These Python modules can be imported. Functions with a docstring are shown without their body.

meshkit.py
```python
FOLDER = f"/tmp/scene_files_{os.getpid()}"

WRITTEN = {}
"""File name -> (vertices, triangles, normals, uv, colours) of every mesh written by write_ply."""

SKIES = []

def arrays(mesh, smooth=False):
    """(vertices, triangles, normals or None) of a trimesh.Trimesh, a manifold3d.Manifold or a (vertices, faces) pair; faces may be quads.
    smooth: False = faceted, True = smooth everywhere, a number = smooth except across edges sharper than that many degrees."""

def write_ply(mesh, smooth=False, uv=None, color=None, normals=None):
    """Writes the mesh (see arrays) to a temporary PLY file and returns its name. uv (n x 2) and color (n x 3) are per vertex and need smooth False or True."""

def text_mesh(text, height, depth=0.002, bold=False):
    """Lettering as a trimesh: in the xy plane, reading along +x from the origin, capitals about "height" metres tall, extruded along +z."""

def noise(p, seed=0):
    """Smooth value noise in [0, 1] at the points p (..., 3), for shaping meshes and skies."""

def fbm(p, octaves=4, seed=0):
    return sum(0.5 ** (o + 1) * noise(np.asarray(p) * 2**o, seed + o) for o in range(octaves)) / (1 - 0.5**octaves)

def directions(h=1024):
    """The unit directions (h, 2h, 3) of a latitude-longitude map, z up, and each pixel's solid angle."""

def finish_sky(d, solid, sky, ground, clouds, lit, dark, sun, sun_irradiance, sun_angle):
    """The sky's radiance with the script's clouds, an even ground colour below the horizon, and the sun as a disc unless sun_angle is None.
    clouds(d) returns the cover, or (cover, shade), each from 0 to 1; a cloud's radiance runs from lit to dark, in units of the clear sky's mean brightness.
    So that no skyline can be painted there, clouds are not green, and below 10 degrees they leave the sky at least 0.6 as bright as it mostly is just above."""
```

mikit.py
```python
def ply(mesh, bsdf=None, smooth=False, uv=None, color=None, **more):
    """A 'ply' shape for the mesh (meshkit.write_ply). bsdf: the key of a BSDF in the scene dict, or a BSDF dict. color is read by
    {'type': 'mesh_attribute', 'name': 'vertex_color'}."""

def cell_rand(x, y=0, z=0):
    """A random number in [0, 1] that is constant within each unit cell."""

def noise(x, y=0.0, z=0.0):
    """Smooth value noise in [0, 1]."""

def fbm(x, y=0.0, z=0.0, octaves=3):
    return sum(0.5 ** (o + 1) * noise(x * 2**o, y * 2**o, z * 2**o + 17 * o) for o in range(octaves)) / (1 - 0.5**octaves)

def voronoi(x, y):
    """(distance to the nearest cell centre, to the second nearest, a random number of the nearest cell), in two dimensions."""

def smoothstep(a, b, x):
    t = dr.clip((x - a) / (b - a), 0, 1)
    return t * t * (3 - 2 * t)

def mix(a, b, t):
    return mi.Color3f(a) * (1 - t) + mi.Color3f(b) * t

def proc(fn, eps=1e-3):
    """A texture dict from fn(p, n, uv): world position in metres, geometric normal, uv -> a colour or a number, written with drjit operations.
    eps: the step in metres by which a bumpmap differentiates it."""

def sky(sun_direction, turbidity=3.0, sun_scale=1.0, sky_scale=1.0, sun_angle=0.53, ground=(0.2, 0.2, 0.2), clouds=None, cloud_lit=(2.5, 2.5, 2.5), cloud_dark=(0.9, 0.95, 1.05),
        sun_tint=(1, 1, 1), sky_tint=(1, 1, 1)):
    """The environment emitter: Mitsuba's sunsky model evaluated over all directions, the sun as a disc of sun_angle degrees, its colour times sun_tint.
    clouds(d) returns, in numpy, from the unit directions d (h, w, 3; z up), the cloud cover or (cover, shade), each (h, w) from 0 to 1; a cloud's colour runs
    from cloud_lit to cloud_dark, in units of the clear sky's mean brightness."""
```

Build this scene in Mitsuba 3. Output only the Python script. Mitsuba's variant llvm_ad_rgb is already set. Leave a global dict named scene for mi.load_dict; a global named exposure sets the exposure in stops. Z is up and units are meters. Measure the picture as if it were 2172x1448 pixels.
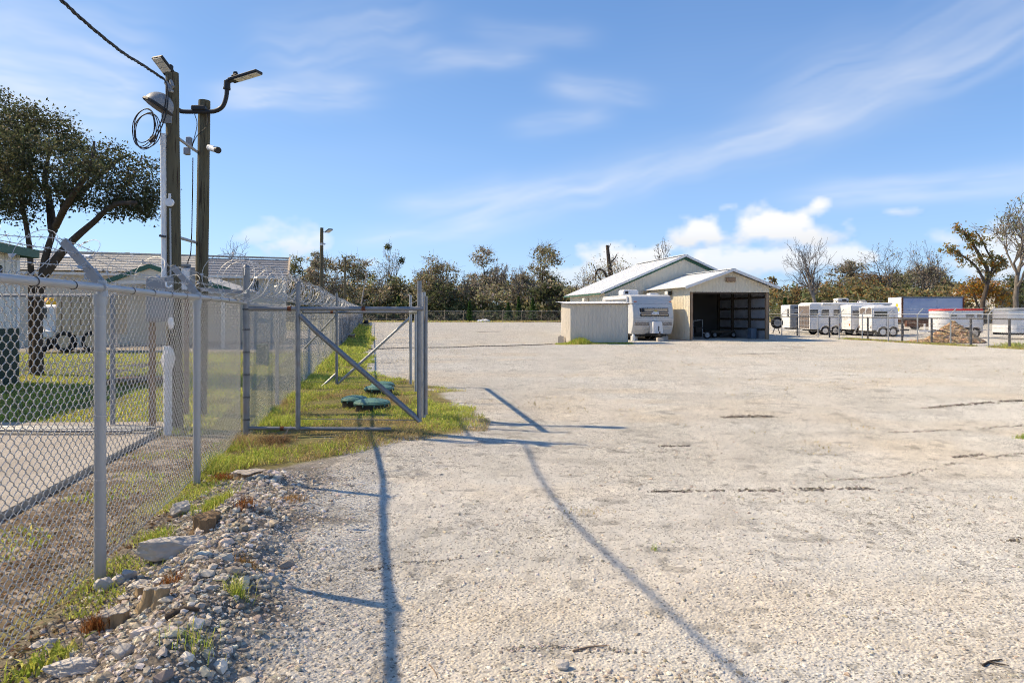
import math
import numpy as np, trimesh, mitsuba as mi, drjit as dr, mikit
from meshkit import noise as nz, fbm as fb
T = mi.ScalarTransform4f
PI = math.pi
scene, labels = {}, {}

# ------------------------------------------------------------------ camera, sky, exposure
EYE, FPX, CX, HY = 1.65, 1448.0, 1086.0, 667.0      # eye height (m); focal length, centre and horizon in pixels of the photograph
scene['camera'] = {'type': 'perspective', 'fov': 2 * math.degrees(math.atan(CX / FPX)), 'fov_axis': 'x',
                   'principal_point_offset_y': (724.0 - HY) / 1448.0, 'near_clip': 0.05, 'far_clip': 4000.0,
                   'to_world': T().look_at(origin=[0, 0, EYE], target=[0, 1, EYE], up=[0, 0, 1])}
SUN = np.array([-1.89, 0.41, 1.83]) / np.linalg.norm([-1.89, 0.41, 1.83])
exposure = 2.06


def azel(px, py):
    u, v = (px - CX) / FPX, (HY - py) / FPX
    az = math.atan(u)
    return az, math.atan(v * math.cos(az))


WISPS = [  # ((from), (to), half width in degrees, strength): thin cirrus
    ((930, 480), (1330, 375), 1.5, .55), ((1300, 390), (1760, 245), 1.5, .45), ((1650, 280), (2230, 50), 1.6, .45), ((1700, 425), (2260, 370), .9, .7),
    ((1650, 230), (2230, -60), 2.4, .28), ((890, 135), (1130, 116), .8, .5), ((1170, 185), (1370, 205), .9, .42), ((1090, 270), (1290, 248), .9, .32),
    ((470, 205), (770, 205), 1.2, .75), ((-60, 170), (300, 225), 2.3, .85), ((-50, 60), (330, 140), 2.8, .45), ((0, 210), (160, 330), 2.0, .5),
    ((760, 505), (1060, 488), .8, .45), ((840, 440), (1100, 400), 1.0, .35), ((1000, 60), (1250, 80), .8, .25), ((560, 120), (900, 60), 2.6, .3)]
PUFFS = [  # (centre, half sizes in degrees, strength): small cumulus low over the trees
    ((1655, 488), (4.0, 1.9), 1.0), ((1480, 497), (2.6, 1.4), .95), ((1345, 552), (5.2, 1.5), .9), ((620, 518), (3.0, 1.4), .7), ((540, 505), (2.2, .9), .5),
    ((1820, 548), (2.8, 1.0), .8), ((2010, 510), (1.6, .9), .6), ((1900, 450), (1.5, .5), .5), ((1580, 560), (6, 1.6), .8), ((2130, 560), (4, 2.0), .7),
    ((1240, 590), (4, 1.6), .6), ((700, 560), (3, 1.0), .4), ((2300, 500), (4, 2), .8), ((-200, 540), (5, 2), .7)]


def clouds(d):
    az = np.arctan2(d[..., 0], d[..., 1])
    el = np.arcsin(np.clip(d[..., 2], -1, 1))
    deg = 180 / PI
    h = np.maximum(d[..., 2], .03)
    q = np.stack([d[..., 0] / h, d[..., 1] / h, 0 * h], -1)
    cover = .24 * np.exp(-np.maximum(el, 0) * deg / 7) + 0.22 * np.clip(fb(q * .35, 5, 9) - .52, 0, 1) * np.clip((el * deg - 4) / 12, 0, 1)
    for k, (a, b, w, s) in enumerate(WISPS):
        (a0, e0), (a1, e1) = azel(*a), azel(*b)
        L = math.hypot(a1 - a0, e1 - e0)
        ux, uy = (a1 - a0) / L, (e1 - e0) / L
        t = ((az - a0) * ux + (el - e0) * uy) / L
        n = ((az - a0) * -uy + (el - e0) * ux) * deg / w
        near = (np.abs(n) < 4) & (t > -.8) & (t < 1.8)
        t, n = t[near], n[near]
        Ld = L * deg
        n = n + .9 * (fb(np.stack([t * Ld * .22, n * .3 + k * 7, 0 * t], -1), 3, 5) - .5)
        fib = fb(np.stack([t * Ld * .16 + k * 3, n * w * 1.4 + k * 11, 0 * t], -1), 4, 7)
        prof = np.exp(-n ** 2) * np.exp(-np.maximum(0, np.abs(t - .5) - .3) ** 2 / .06)
        c = .72 * s * prof * np.clip(.30 + 1.3 * (fib - .25), 0, 1)
        cover[near] = 1 - (1 - cover[near]) * (1 - c)
    shade = np.zeros_like(cover)
    near = (np.abs(az) < 1.2) & (el < .35)
    p = np.stack([az[near] * 26, el[near] * 40, 0 * az[near]], -1)
    f = fb(p, 6, 21)
    c2 = np.zeros(p.shape[0]); s2 = np.zeros(p.shape[0])
    for c, (wa, we), s in PUFFS:
        a0, e0 = azel(*c)
        da, de = (az[near] - a0) * deg / wa, (el[near] - e0) * deg / we
        de = np.where(de < 0, de * 1.3, de)
        r = np.sqrt(da ** 2 + de ** 2)
        v = np.clip((1.28 - r + 2.2 * (f - .5)) * 1.3, 0, 1) ** 1.1 * s
        s2 = np.where(v > c2, np.clip(.12 - .45 * de, 0, .6), s2)
        c2 = np.maximum(c2, v)
    cover[near] = np.maximum(cover[near], c2)
    shade[near] = s2 * (c2 > .02)
    return np.clip(cover, 0, .97), shade


scene['sky'] = mikit.sky(SUN.tolist(), turbidity=3, sky_scale=1.1, sky_tint=(.78, .94, 1.12), sun_tint=(1.0, .99, .93), clouds=clouds, cloud_lit=(2.5, 2.5, 2.5), cloud_dark=(1.7, 1.75, 1.85), ground=(.25, .23, .2))


# ------------------------------------------------------------------ helpers
def at(px, py, y):
    """The point at distance y in front of the camera that the photograph shows at px, py."""
    return np.array([(px - CX) / FPX * y, y, EYE - (py - HY) / FPX * y])


def on_ground(px, py):
    y = EYE * FPX / (py - HY)
    return np.array([(px - CX) / FPX * y, y, 0.0])


def join(parts):
    vs, fs, n = [], [], 0
    for v, f in parts:
        vs.append(np.asarray(v, float)); fs.append(np.asarray(f, int) + n); n += len(v)
    return np.vstack(vs), np.vstack(fs)


def vf(m):
    return np.array(m.vertices), np.array(m.faces)


def box(x0, x1, y0, y1, z0, z1, c=0.0):
    """A box, its edges cut by c."""
    if c <= 0:
        v = np.array([[x, y, z] for x in (x0, x1) for y in (y0, y1) for z in (z0, z1)], float)
        f = np.array([[0, 1, 3], [0, 3, 2], [4, 6, 7], [4, 7, 5], [0, 4, 5], [0, 5, 1], [2, 3, 7], [2, 7, 6], [0, 2, 6], [0, 6, 4], [1, 5, 7], [1, 7, 3]])
        return v, f
    pts = []
    for sx in (0, 1):
        for sy in (0, 1):
            for sz in (0, 1):
                X, Y, Z = (x0, x1)[sx], (y0, y1)[sy], (z0, z1)[sz]
                dx, dy, dz = (1 - 2 * sx) * c, (1 - 2 * sy) * c, (1 - 2 * sz) * c
                pts += [(X + dx, Y + dy, Z), (X + dx, Y, Z + dz), (X, Y + dy, Z + dz)]
    return vf(trimesh.convex.convex_hull(np.array(pts)))


def frame_of(d):
    d = np.asarray(d, float); d = d / np.linalg.norm(d)
    a = np.cross(d, [0, 0, 1.0] if abs(d[2]) < .9 else [1.0, 0, 0]); a /= np.linalg.norm(a)
    return d, a, np.cross(d, a)


def bar(p0, p1, w, h):
    """A square bar from p0 to p1, w wide (level) and h high."""
    p0, p1 = np.asarray(p0, float), np.asarray(p1, float)
    d, a, b = frame_of(p1 - p0)
    v = np.array([p + sx * w / 2 * a + sy * h / 2 * b for p in (p0, p1) for sx, sy in ((-1, -1), (1, -1), (1, 1), (-1, 1))])
    f = [[0, 1, 2], [0, 2, 3], [4, 6, 5], [4, 7, 6]]
    for i in range(4):
        j = (i + 1) % 4
        f += [[i, i + 4, j + 4], [i, j + 4, j]]
    return v, np.array(f)


def tube(p, r, sides=10, caps=True):
    p = np.asarray(p, float)
    n = len(p)
    r = np.broadcast_to(np.asarray(r, float), (n,))
    t = np.gradient(p, axis=0); t /= np.linalg.norm(t, axis=1, keepdims=True) + 1e-12
    a = np.zeros_like(p)
    a[0] = frame_of(t[0])[1]
    for i in range(1, n):
        x = a[i - 1] - t[i] * (a[i - 1] @ t[i]); a[i] = x / (np.linalg.norm(x) + 1e-12)
    b = np.cross(t, a)
    ang = np.arange(sides) * 2 * PI / sides
    v = (p[:, None] + r[:, None, None] * (np.cos(ang)[None, :, None] * a[:, None] + np.sin(ang)[None, :, None] * b[:, None])).reshape(-1, 3)
    i, j = np.meshgrid(np.arange(n - 1), np.arange(sides), indexing='ij')
    q = np.stack([i * sides + j, i * sides + (j + 1) % sides, (i + 1) * sides + (j + 1) % sides, (i + 1) * sides + j], -1).reshape(-1, 4)
    f = np.vstack([q[:, [0, 1, 2]], q[:, [0, 2, 3]]])
    if caps:
        k = len(v)
        v = np.vstack([v, p[:1], p[-1:]])
        j = np.arange(sides); jn = (j + 1) % sides; o = (n - 1) * sides
        f = np.vstack([f, np.stack([jn, j, 0 * j + k], 1), np.stack([o + j, o + jn, 0 * j + k + 1], 1)])
    return v, f


def tubes(P, R, sides=3):
    """Many tubes at once: P (N, n, 3), R (N, n)."""
    N, n, _ = P.shape
    t = np.gradient(P, axis=1); t /= np.linalg.norm(t, axis=2, keepdims=True) + 1e-12
    ref = np.where(np.abs(t[:, :1, 2:]) < .8, [0, 0, 1.0], [1.0, 0, 0])
    a = np.cross(t, np.broadcast_to(ref, t.shape)); a /= np.linalg.norm(a, axis=2, keepdims=True) + 1e-12
    b = np.cross(t, a)
    ang = np.arange(sides) * 2 * PI / sides
    v = P[:, :, None] + R[:, :, None, None] * (np.cos(ang)[None, None, :, None] * a[:, :, None] + np.sin(ang)[None, None, :, None] * b[:, :, None])
    i, j = np.meshgrid(np.arange(n - 1), np.arange(sides), indexing='ij')
    q = np.stack([i * sides + j, i * sides + (j + 1) % sides, (i + 1) * sides + (j + 1) % sides, (i + 1) * sides + j], -1).reshape(-1, 4)
    f = np.vstack([q[:, [0, 1, 2]], q[:, [0, 2, 3]]])
    f = (f[None] + (np.arange(N) * n * sides)[:, None, None]).reshape(-1, 3)
    return v.reshape(-1, 3), f


def smooth_path(pts, n=24):
    """A Catmull-Rom curve through the points."""
    p = np.asarray(pts, float)
    p = np.vstack([2 * p[0] - p[1], p, 2 * p[-1] - p[-2]])
    out = []
    m = len(p) - 3
    for k in range(m):
        t = np.linspace(0, 1, max(2, n // m), endpoint=(k == m - 1))[:, None]
        a, b, c, d = p[k:k + 4]
        out.append(.5 * (2 * b + (c - a) * t + (2 * a - 5 * b + 4 * c - d) * t ** 2 + (3 * b - a - 3 * c + d) * t ** 3))
    return np.vstack(out)


def rods(pairs, r, sides=10):
    return join([tube([a, b], r, sides) for a, b in pairs])


def loft(rings, caps=True):
    """Closed rings of equal point count, joined one to the next; the ends capped by fans."""
    rings = [np.asarray(r, float) for r in rings]
    m, n = len(rings[0]), len(rings)
    v = np.vstack(rings)
    i, j = np.meshgrid(np.arange(n - 1), np.arange(m), indexing='ij')
    q = np.stack([i * m + j, i * m + (j + 1) % m, (i + 1) * m + (j + 1) % m, (i + 1) * m + j], -1).reshape(-1, 4)
    f = np.vstack([q[:, [0, 1, 2]], q[:, [0, 2, 3]]])
    if caps:
        k = len(v)
        v = np.vstack([v, rings[0].mean(0), rings[-1].mean(0)])
        j = np.arange(m); jn = (j + 1) % m; o = (n - 1) * m
        f = np.vstack([f, np.stack([jn, j, 0 * j + k], 1), np.stack([o + j, o + jn, 0 * j + k + 1], 1)])
    return v, f


def rrect(x0, x1, y0, y1, rl, rr, n=5):
    """A rectangle in plan with corner radii rl (at x0) and rr (at x1), 4 (n + 1) points."""
    out = []
    for cx, cy, r, a0 in ((x1 - rr, y1 - rr, rr, 0), (x0 + rl, y1 - rl, rl, 90), (x0 + rl, y0 + rl, rl, 180), (x1 - rr, y0 + rr, rr, 270)):
        for k in range(n + 1):
            a = math.radians(a0 + 90 * k / n)
            out.append((cx + r * math.cos(a), cy + r * math.sin(a)))
    return np.array(out)


def shell(x0, x1, y0, y1, z0, z1, rl=.05, rr=.05, rt=.12, n=5):
    """A body of rounded plan whose roof edge is rounded by rt."""
    rings = []
    for z, ins in [(z0, 0)] + [(z1 - rt + rt * math.sin(a), rt * (1 - math.cos(a))) for a in np.linspace(0, PI / 2 * .94, 6)]:
        xy = rrect(x0 + ins, x1 - ins, y0 + ins, y1 - ins, max(rl - ins, .02), max(rr - ins, .02), n)
        rings.append(np.c_[xy, np.full(len(xy), z)])
    return loft(rings)


def prism(poly, axis, a, b):
    """The polygon (points in the plane normal to the axis, in the order of the two other axes) pushed from a to b."""
    import shapely.geometry as sg
    m = trimesh.creation.extrude_polygon(sg.Polygon(poly), b - a, engine='earcut')
    v = np.array(m.vertices)
    u, w, h = v[:, 0], v[:, 1], v[:, 2] + a
    v = np.stack({'x': (h, u, w), 'y': (u, h, w), 'z': (u, w, h)}[axis], 1)
    f = np.array(m.faces)
    return v, (f[:, ::-1] if axis == 'y' else f)


def rib_sheet(A, B, zb, zt, out, pitch=.23, depth=.03, flat=.62):
    """Ribbed sheet metal standing on the line A-B (plan points), between the heights zb(t) and zt(t), its ribs proud towards out."""
    A, B, out = np.asarray(A, float), np.asarray(B, float), np.asarray(out, float)
    depth = depth * .85
    L = np.linalg.norm(B - A)
    xs, ds = [0.0], [0.0]
    x = 0.0
    while x + pitch <= L + 1e-6:
        for a, d in ((flat, 0), (flat + .1, 1), (.9, 1), (1.0, 0)):
            xs.append(x + a * pitch); ds.append(d)
        x += pitch
    if L - xs[-1] > 1e-4:
        xs.append(L); ds.append(0)
    xs, ds = np.array(xs), np.array(ds) * depth
    P = A + (B - A) * (xs / L)[:, None] + out * ds[:, None]
    lo = np.c_[P, [zb(t) for t in xs]]; hi = np.c_[P, [zt(t) for t in xs]]
    n = len(xs)
    i = np.arange(n - 1)
    return np.vstack([lo, hi]), np.vstack([np.stack([i, i + 1, i + 1 + n], 1), np.stack([i, i + 1 + n, i + n], 1)])


def roof_sheet(P00, P10, P01, P11, pitch=.3, depth=.035, thick=.012):
    """A ribbed roof: ribs run from the edge P00-P10 (eave) to the edge P01-P11 (ridge)."""
    depth = depth * .35
    P00, P10, P01, P11 = (np.asarray(p, float) for p in (P00, P10, P01, P11))
    nrm = np.cross(P10 - P00, P01 - P00); nrm /= np.linalg.norm(nrm)
    if nrm[2] < 0: nrm = -nrm
    L = np.linalg.norm(P10 - P00)
    xs, ds, x = [0.0], [0.0], 0.0
    while x + pitch <= L + 1e-6:
        for a, d in ((.68, 0), (.76, 1), (.92, 1), (1.0, 0)):
            xs.append(x + a * pitch); ds.append(d)
        x += pitch
    if L - xs[-1] > 1e-4:
        xs.append(L); ds.append(0)
    t = (np.array(xs) / L)[:, None]; d = np.array(ds)[:, None] * depth * nrm
    lo, hi = P00 + (P10 - P00) * t + d, P01 + (P11 - P01) * t + d
    n = len(xs); i = np.arange(n - 1)
    v = np.vstack([lo, hi, lo - thick * nrm, hi - thick * nrm])
    f = [np.stack([i, i + 1, i + 1 + n], 1), np.stack([i, i + 1 + n, i + n], 1), np.stack([i + 2 * n, i + 3 * n + 1, i + 1 + 2 * n], 1), np.stack([i + 2 * n, i + 3 * n, i + 3 * n + 1], 1),
         np.stack([i, i + 2 * n, i + 1 + 2 * n], 1), np.stack([i, i + 1 + 2 * n, i + 1], 1)]
    return v, np.vstack(f)


def xf(m, M):
    v, f = m
    return np.asarray(v) @ np.asarray(M)[:3, :3].T + np.asarray(M)[:3, 3], f


def numbered(name):
    if name not in scene and name not in labels and not any(k.startswith(name + '__') for k in scene):
        return name
    k = 1
    while True:
        c = f'{name}_{k:03d}'
        if c not in scene and c not in labels and not any(x.startswith(c + '__') for x in scene):
            return c
        k += 1


def thing(name, label, cat, group=None):
    key = numbered(name)
    labels[key] = {'label': label, 'category': cat}
    if group: labels[key]['group'] = group
    return key


def part(parent, name, mesh, mat, smooth=False, color=None, kind=None, label=None):
    key = numbered(parent + '__' + name)
    scene[key] = mikit.ply(mesh, mat, smooth=smooth, color=color)
    if kind or label:
        labels[key] = {**({'kind': kind} if kind else {}), **({'label': label} if label else {})}
    return key


def solo(name, mesh, mat, label, cat, group=None, smooth=False, color=None, kind=None):
    key = numbered(name)
    scene[key] = mikit.ply(mesh, mat, smooth=smooth, color=color)
    labels[key] = {'label': label}
    if cat: labels[key]['category'] = cat
    if group: labels[key]['group'] = group
    if kind: labels[key]['kind'] = kind
    return key


def wheel(c, R, w, axis='y', sides=24):
    """(tyre, rim) about the centre c, turning about the axis."""
    prof = [(.62, -.5), (.9, -.5), (.98, -.38), (1.0, -.2), (1.0, .2), (.98, .38), (.9, .5), (.62, .5)]
    ang = np.arange(sides) * 2 * PI / sides
    def ring(r, h):
        x, y, z = R * r * np.cos(ang), np.full(sides, h * w), R * r * np.sin(ang)
        return (np.stack([x, y, z], 1) if axis == 'y' else np.stack([y, x, z], 1)) + c
    tyre = loft([ring(*p) for p in prof] + [ring(*prof[0])], caps=False)
    rim = loft([ring(.62, -.44), ring(.56, -.46), ring(.5, -.3), ring(.22, -.26), ring(.18, -.4), ring(.05, -.42)])
    rim2 = loft([ring(.62, .44), ring(.56, .46), ring(.5, .3), ring(.22, .26), ring(.18, .4), ring(.05, .42)])
    return tyre, join([rim, rim2])


# ------------------------------------------------------------------ materials
def tint(fn_or_rgb):
    return mikit.proc(fn_or_rgb) if callable(fn_or_rgb) else {'type': 'rgb', 'value': list(map(float, fn_or_rgb))}


def mat(name, color, rough=.6, metal=0.0, spec=.35, bump=None, eps=1e-3, two=True, **more):
    rough_t = mikit.proc(rough) if callable(rough) else float(rough)
    b = {'type': 'principled', 'base_color': tint(color), 'roughness': rough_t, 'metallic': float(metal), 'specular': float(spec), **more}
    if bump is not None:
        b = {'type': 'bumpmap', 'arbitrary': mikit.proc(bump, eps), 'scale': 1.0, 'bsdf': b}
    scene[name] = {'type': 'twosided', 'bsdf': b} if two else b


F3, MIX, SS, NOI, FBM = mi.Color3f, mikit.mix, mikit.smoothstep, mikit.noise, mikit.fbm


def ramp(y, xs, ys, clip):
    """Piecewise linear, for numpy and drjit alike."""
    out = ys[0] + 0 * y
    for k in range(len(xs) - 1):
        out = out + (ys[k + 1] - ys[k]) / (xs[k + 1] - xs[k]) * clip(y - xs[k], 0, xs[k + 1] - xs[k])
    return out


FX0, FK = -1.703, -.2025                    # the long fence stands on x = FX0 + FK y


UF = np.array([FK, 1.0]) / math.hypot(FK, 1)            # along the long fence, away from the camera


def fence_x(y):
    return FX0 + FK * y


GY, GS = [-10, 6.4, 7.2, 8.0, 8.7, 9.6, 14.4, 17.5, 19, 30, 45, 60, 110], [-.1, -.1, .55, 1.5, 2.2, 3.15, 3.4, 2.5, 1.5, 1.5, 1.7, 1.2, 1.2]


def grass_edge(y, clip):
    return ramp(y, GY, GS, clip)


def rough_metal(base, var=.12, sc=9):
    return lambda p, n, uv: F3(*base) * (1 - var + 2 * var * FBM(p.x * sc, p.y * sc, p.z * sc, 3))


def ground_gravel(p, n, uv):
    d1, d2, r = mikit.voronoi(p.x * 92, p.y * 92)
    d3, d4, r2 = mikit.voronoi(p.x * 23 + 3, p.y * 23)
    big = FBM(p.x * .45, p.y * .8, 2.0, 4)
    mid = FBM(p.x * 3.1, p.y * 4.6, 5.0, 4)
    spots = FBM(p.x * 11, p.y * 8, 7.0, 3)
    # lanes packed smooth by wheels
    wob = .9 * (FBM(p.y * .11, 3.0, 0.0, 2) - .5)
    lane = mi.Float(0)
    for x0, k, q in ((-.35, .10, .0006), (2.6, .13, .0010), (6.4, .02, .0022), (-.9, .34, -.001)):
        c = x0 + k * p.y + q * p.y * p.y + wob
        for o in (-.82, .82):
            w = .19 + .12 * NOI(p.x * 1.3, p.y * .5, o + x0)
            lane = dr.maximum(lane, SS(w + .16, w - .06, dr.abs(p.x - c - o)) * SS(.32, .55, FBM(p.x * .7 + x0, p.y * .35, 1.0, 3)))
    loose = (1 - .55 * lane) * SS(.25, .6, FBM(p.x * .6 + 4, p.y * .9, 9.0, 3))
    col = MIX((.425, .405, .36), (.465, .45, .41), SS(.35, .65, big))
    col = MIX(col, F3(.49, .425, .33), .5 * SS(.52, .74, FBM(p.x * .4 + 9, p.y * .8, 0.0, 4)))
    col = MIX(col, F3(.475, .445, .395), .5 * lane)
    scuff = SS(.60, .72, FBM(p.x * 1.1, p.y * 2.6, 13.0, 5))
    clod = SS(.66, .74, FBM(p.x * 5, p.y * 5, 31.0, 4))
    g = 1 + (.34 * (r - .5) + .12 * (r2 - .5)) * (.55 + .65 * loose)
    g = dr.select(r < .06 + .09 * loose, .45, g)
    g = dr.select(r2 < .05 * loose, .7 * g, g)
    col = col * g * (.91 + .18 * mid) * (1 - .12 * scuff) * (1 - .28 * clod) * (.95 + .10 * FBM(p.x * 7, p.y * 3, 3.0, 3)) * (1 - .10 * SS(.60, .74, spots)) * (1 + .06 * SS(.42, .30, spots))
    s = p.x - (FX0 + FK * p.y)
    # bare soil among the near rubble, darkened for shadow between stones; soil under grass
    soil = SS(1.55, .9, s + .9 * (FBM(p.x * 2.2, p.y * 2.2, 1.0, 3) - .5)) * SS(8.5, 6.5, p.y)
    col = MIX(col, F3(.125, .10, .075) * (.6 + .8 * mid), .85 * soil)
    e = grass_edge(p.y, dr.clip) + .9 * (FBM(p.x * 1.1, p.y * .8, 4.0, 3) - .5)
    gr = SS(e + .12, e - .2, s) * SS(125, 110, p.y)
    return MIX(col, MIX((.17, .13, .07), (.22, .21, .08), mid), gr)


def gravel_bump(p, n, uv):
    d1, d2, r = mikit.voronoi(p.x * 62, p.y * 62)
    d3, d4, r2 = mikit.voronoi(p.x * 24, p.y * 24)
    return .0065 * r * SS(.75, .1, d1) + .006 * r2 * SS(.6, .1, d3) + .02 * FBM(p.x * 6, p.y * 6, 0.0, 3)


def ground_field(p, n, uv):
    mid = FBM(p.x * 1.6, p.y * 1.6, 0.0, 4)
    fine = FBM(p.x * 9, p.y * 9, 3.0, 3)
    lawn = MIX((.10, .095, .035), (.19, .19, .06), mid) * (.65 + .7 * fine)
    litter = MIX((.15, .115, .08), (.33, .28, .22), SS(.4, .65, fine)) * (.75 + .5 * mid)
    field = MIX((.16, .15, .06), (.27, .23, .12), mid)
    inside = SS(0, -.4, p.x - (FX0 + FK * p.y))
    c = MIX(litter, lawn, SS(9.0, 10.2, p.y + 1.5 * (mid - .5)))
    c = MIX(c, MIX((.24, .21, .17), (.34, .31, .27), mid), SS(29, 33, p.y))
    return MIX(field, c, inside * SS(70, 62, p.y))


mat('mat_gravel', ground_gravel, .95, spec=.08, bump=gravel_bump, eps=4e-3)
mat('mat_field', ground_field, .95, spec=.05)
mat('mat_concrete', lambda p, n, uv: MIX((.33, .29, .24), (.43, .39, .335), FBM(p.x * 2, p.y * 2, 1.0, 4)) * (.85 + .3 * FBM(p.x * 30, p.y * 30, 0.0, 2)), .9, spec=.1)
mat('mat_asphalt', lambda p, n, uv: F3(.075, .075, .08) * (.8 + .4 * FBM(p.x * 3, p.y * 3, 0.0, 4)), .9, spec=.1)
mat('mat_galv', rough_metal((.37, .38, .39), .07, 5), .45, .3, .5)
mat('mat_wire', (.44, .44, .435), .45, .2, .5)
mat('mat_wire_far', (.34, .34, .34), .5, .2, .4)
mat('mat_pipe', lambda p, n, uv: MIX(F3(.23, .24, .255) * (.8 + .4 * FBM(p.x * 12, p.y * 12, p.z * 12, 3)), F3(.25, .17, .12), .35 * SS(.62, .75, FBM(p.x * 5, p.y * 5, p.z * 5, 3))), .45, .45, .4)
mat('mat_rust', (.14, .055, .03), .85, .1, .2)
mat('mat_post_dark', (.09, .09, .095), .6, .3)
mat('mat_pole', lambda p, n, uv: MIX(MIX((.075, .068, .042), (.16, .145, .10), FBM(p.x * 30, p.y * 30, p.z * 1.3, 4)), F3(.05, .04, .03), SS(.56, .7, FBM(p.x * 60, p.y * 60, p.z * 2.2, 3))), .85, spec=.15,
    bump=lambda p, n, uv: .008 * FBM(p.x * 50, p.y * 50, p.z * 2, 3))
mat('mat_black', (.022, .022, .024), .5)
mat('mat_rubber', (.025, .025, .027), .85, spec=.2)
mat('mat_lens', (.62, .60, .54), .35)
mat('mat_pvc', (.72, .74, .76), .45)
mat('mat_grey_paint', rough_metal((.25, .265, .285), .06, 2), .5)
mat('mat_white', lambda p, n, uv: F3(.70, .70, .70) * (.92 + .10 * FBM(p.x * .7, p.y * .7, p.z * 1.5, 2)), .38, spec=.5)
mat('mat_cream_white', lambda p, n, uv: F3(.74, .715, .66) * (.9 + .12 * FBM(p.x * 1.2, p.y * 1.2, p.z * .8, 2)), .5)
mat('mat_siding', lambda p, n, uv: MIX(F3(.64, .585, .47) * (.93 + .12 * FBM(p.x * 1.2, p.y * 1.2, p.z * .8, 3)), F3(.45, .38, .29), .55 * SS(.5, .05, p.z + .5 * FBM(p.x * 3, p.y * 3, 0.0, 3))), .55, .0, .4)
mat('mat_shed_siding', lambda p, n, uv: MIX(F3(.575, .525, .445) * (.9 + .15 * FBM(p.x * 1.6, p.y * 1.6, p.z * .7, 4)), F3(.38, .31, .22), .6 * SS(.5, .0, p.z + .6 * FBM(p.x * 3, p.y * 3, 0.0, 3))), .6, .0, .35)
mat('mat_roof_metal', rough_metal((.60, .615, .63), .05, 1.5), .45, 0, .5)
mat('mat_old_roof', lambda p, n, uv: MIX((.44, .405, .345), (.55, .515, .45), FBM(p.x * .8, p.y * .8, p.z * 9, 4)), .55, .1, .4)
mat('mat_grey_roof', lambda p, n, uv: MIX((.26, .26, .27), (.36, .36, .37), FBM(p.x * .5, p.y * .5, p.z * 7, 3)), .5, .3, .4)
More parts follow.
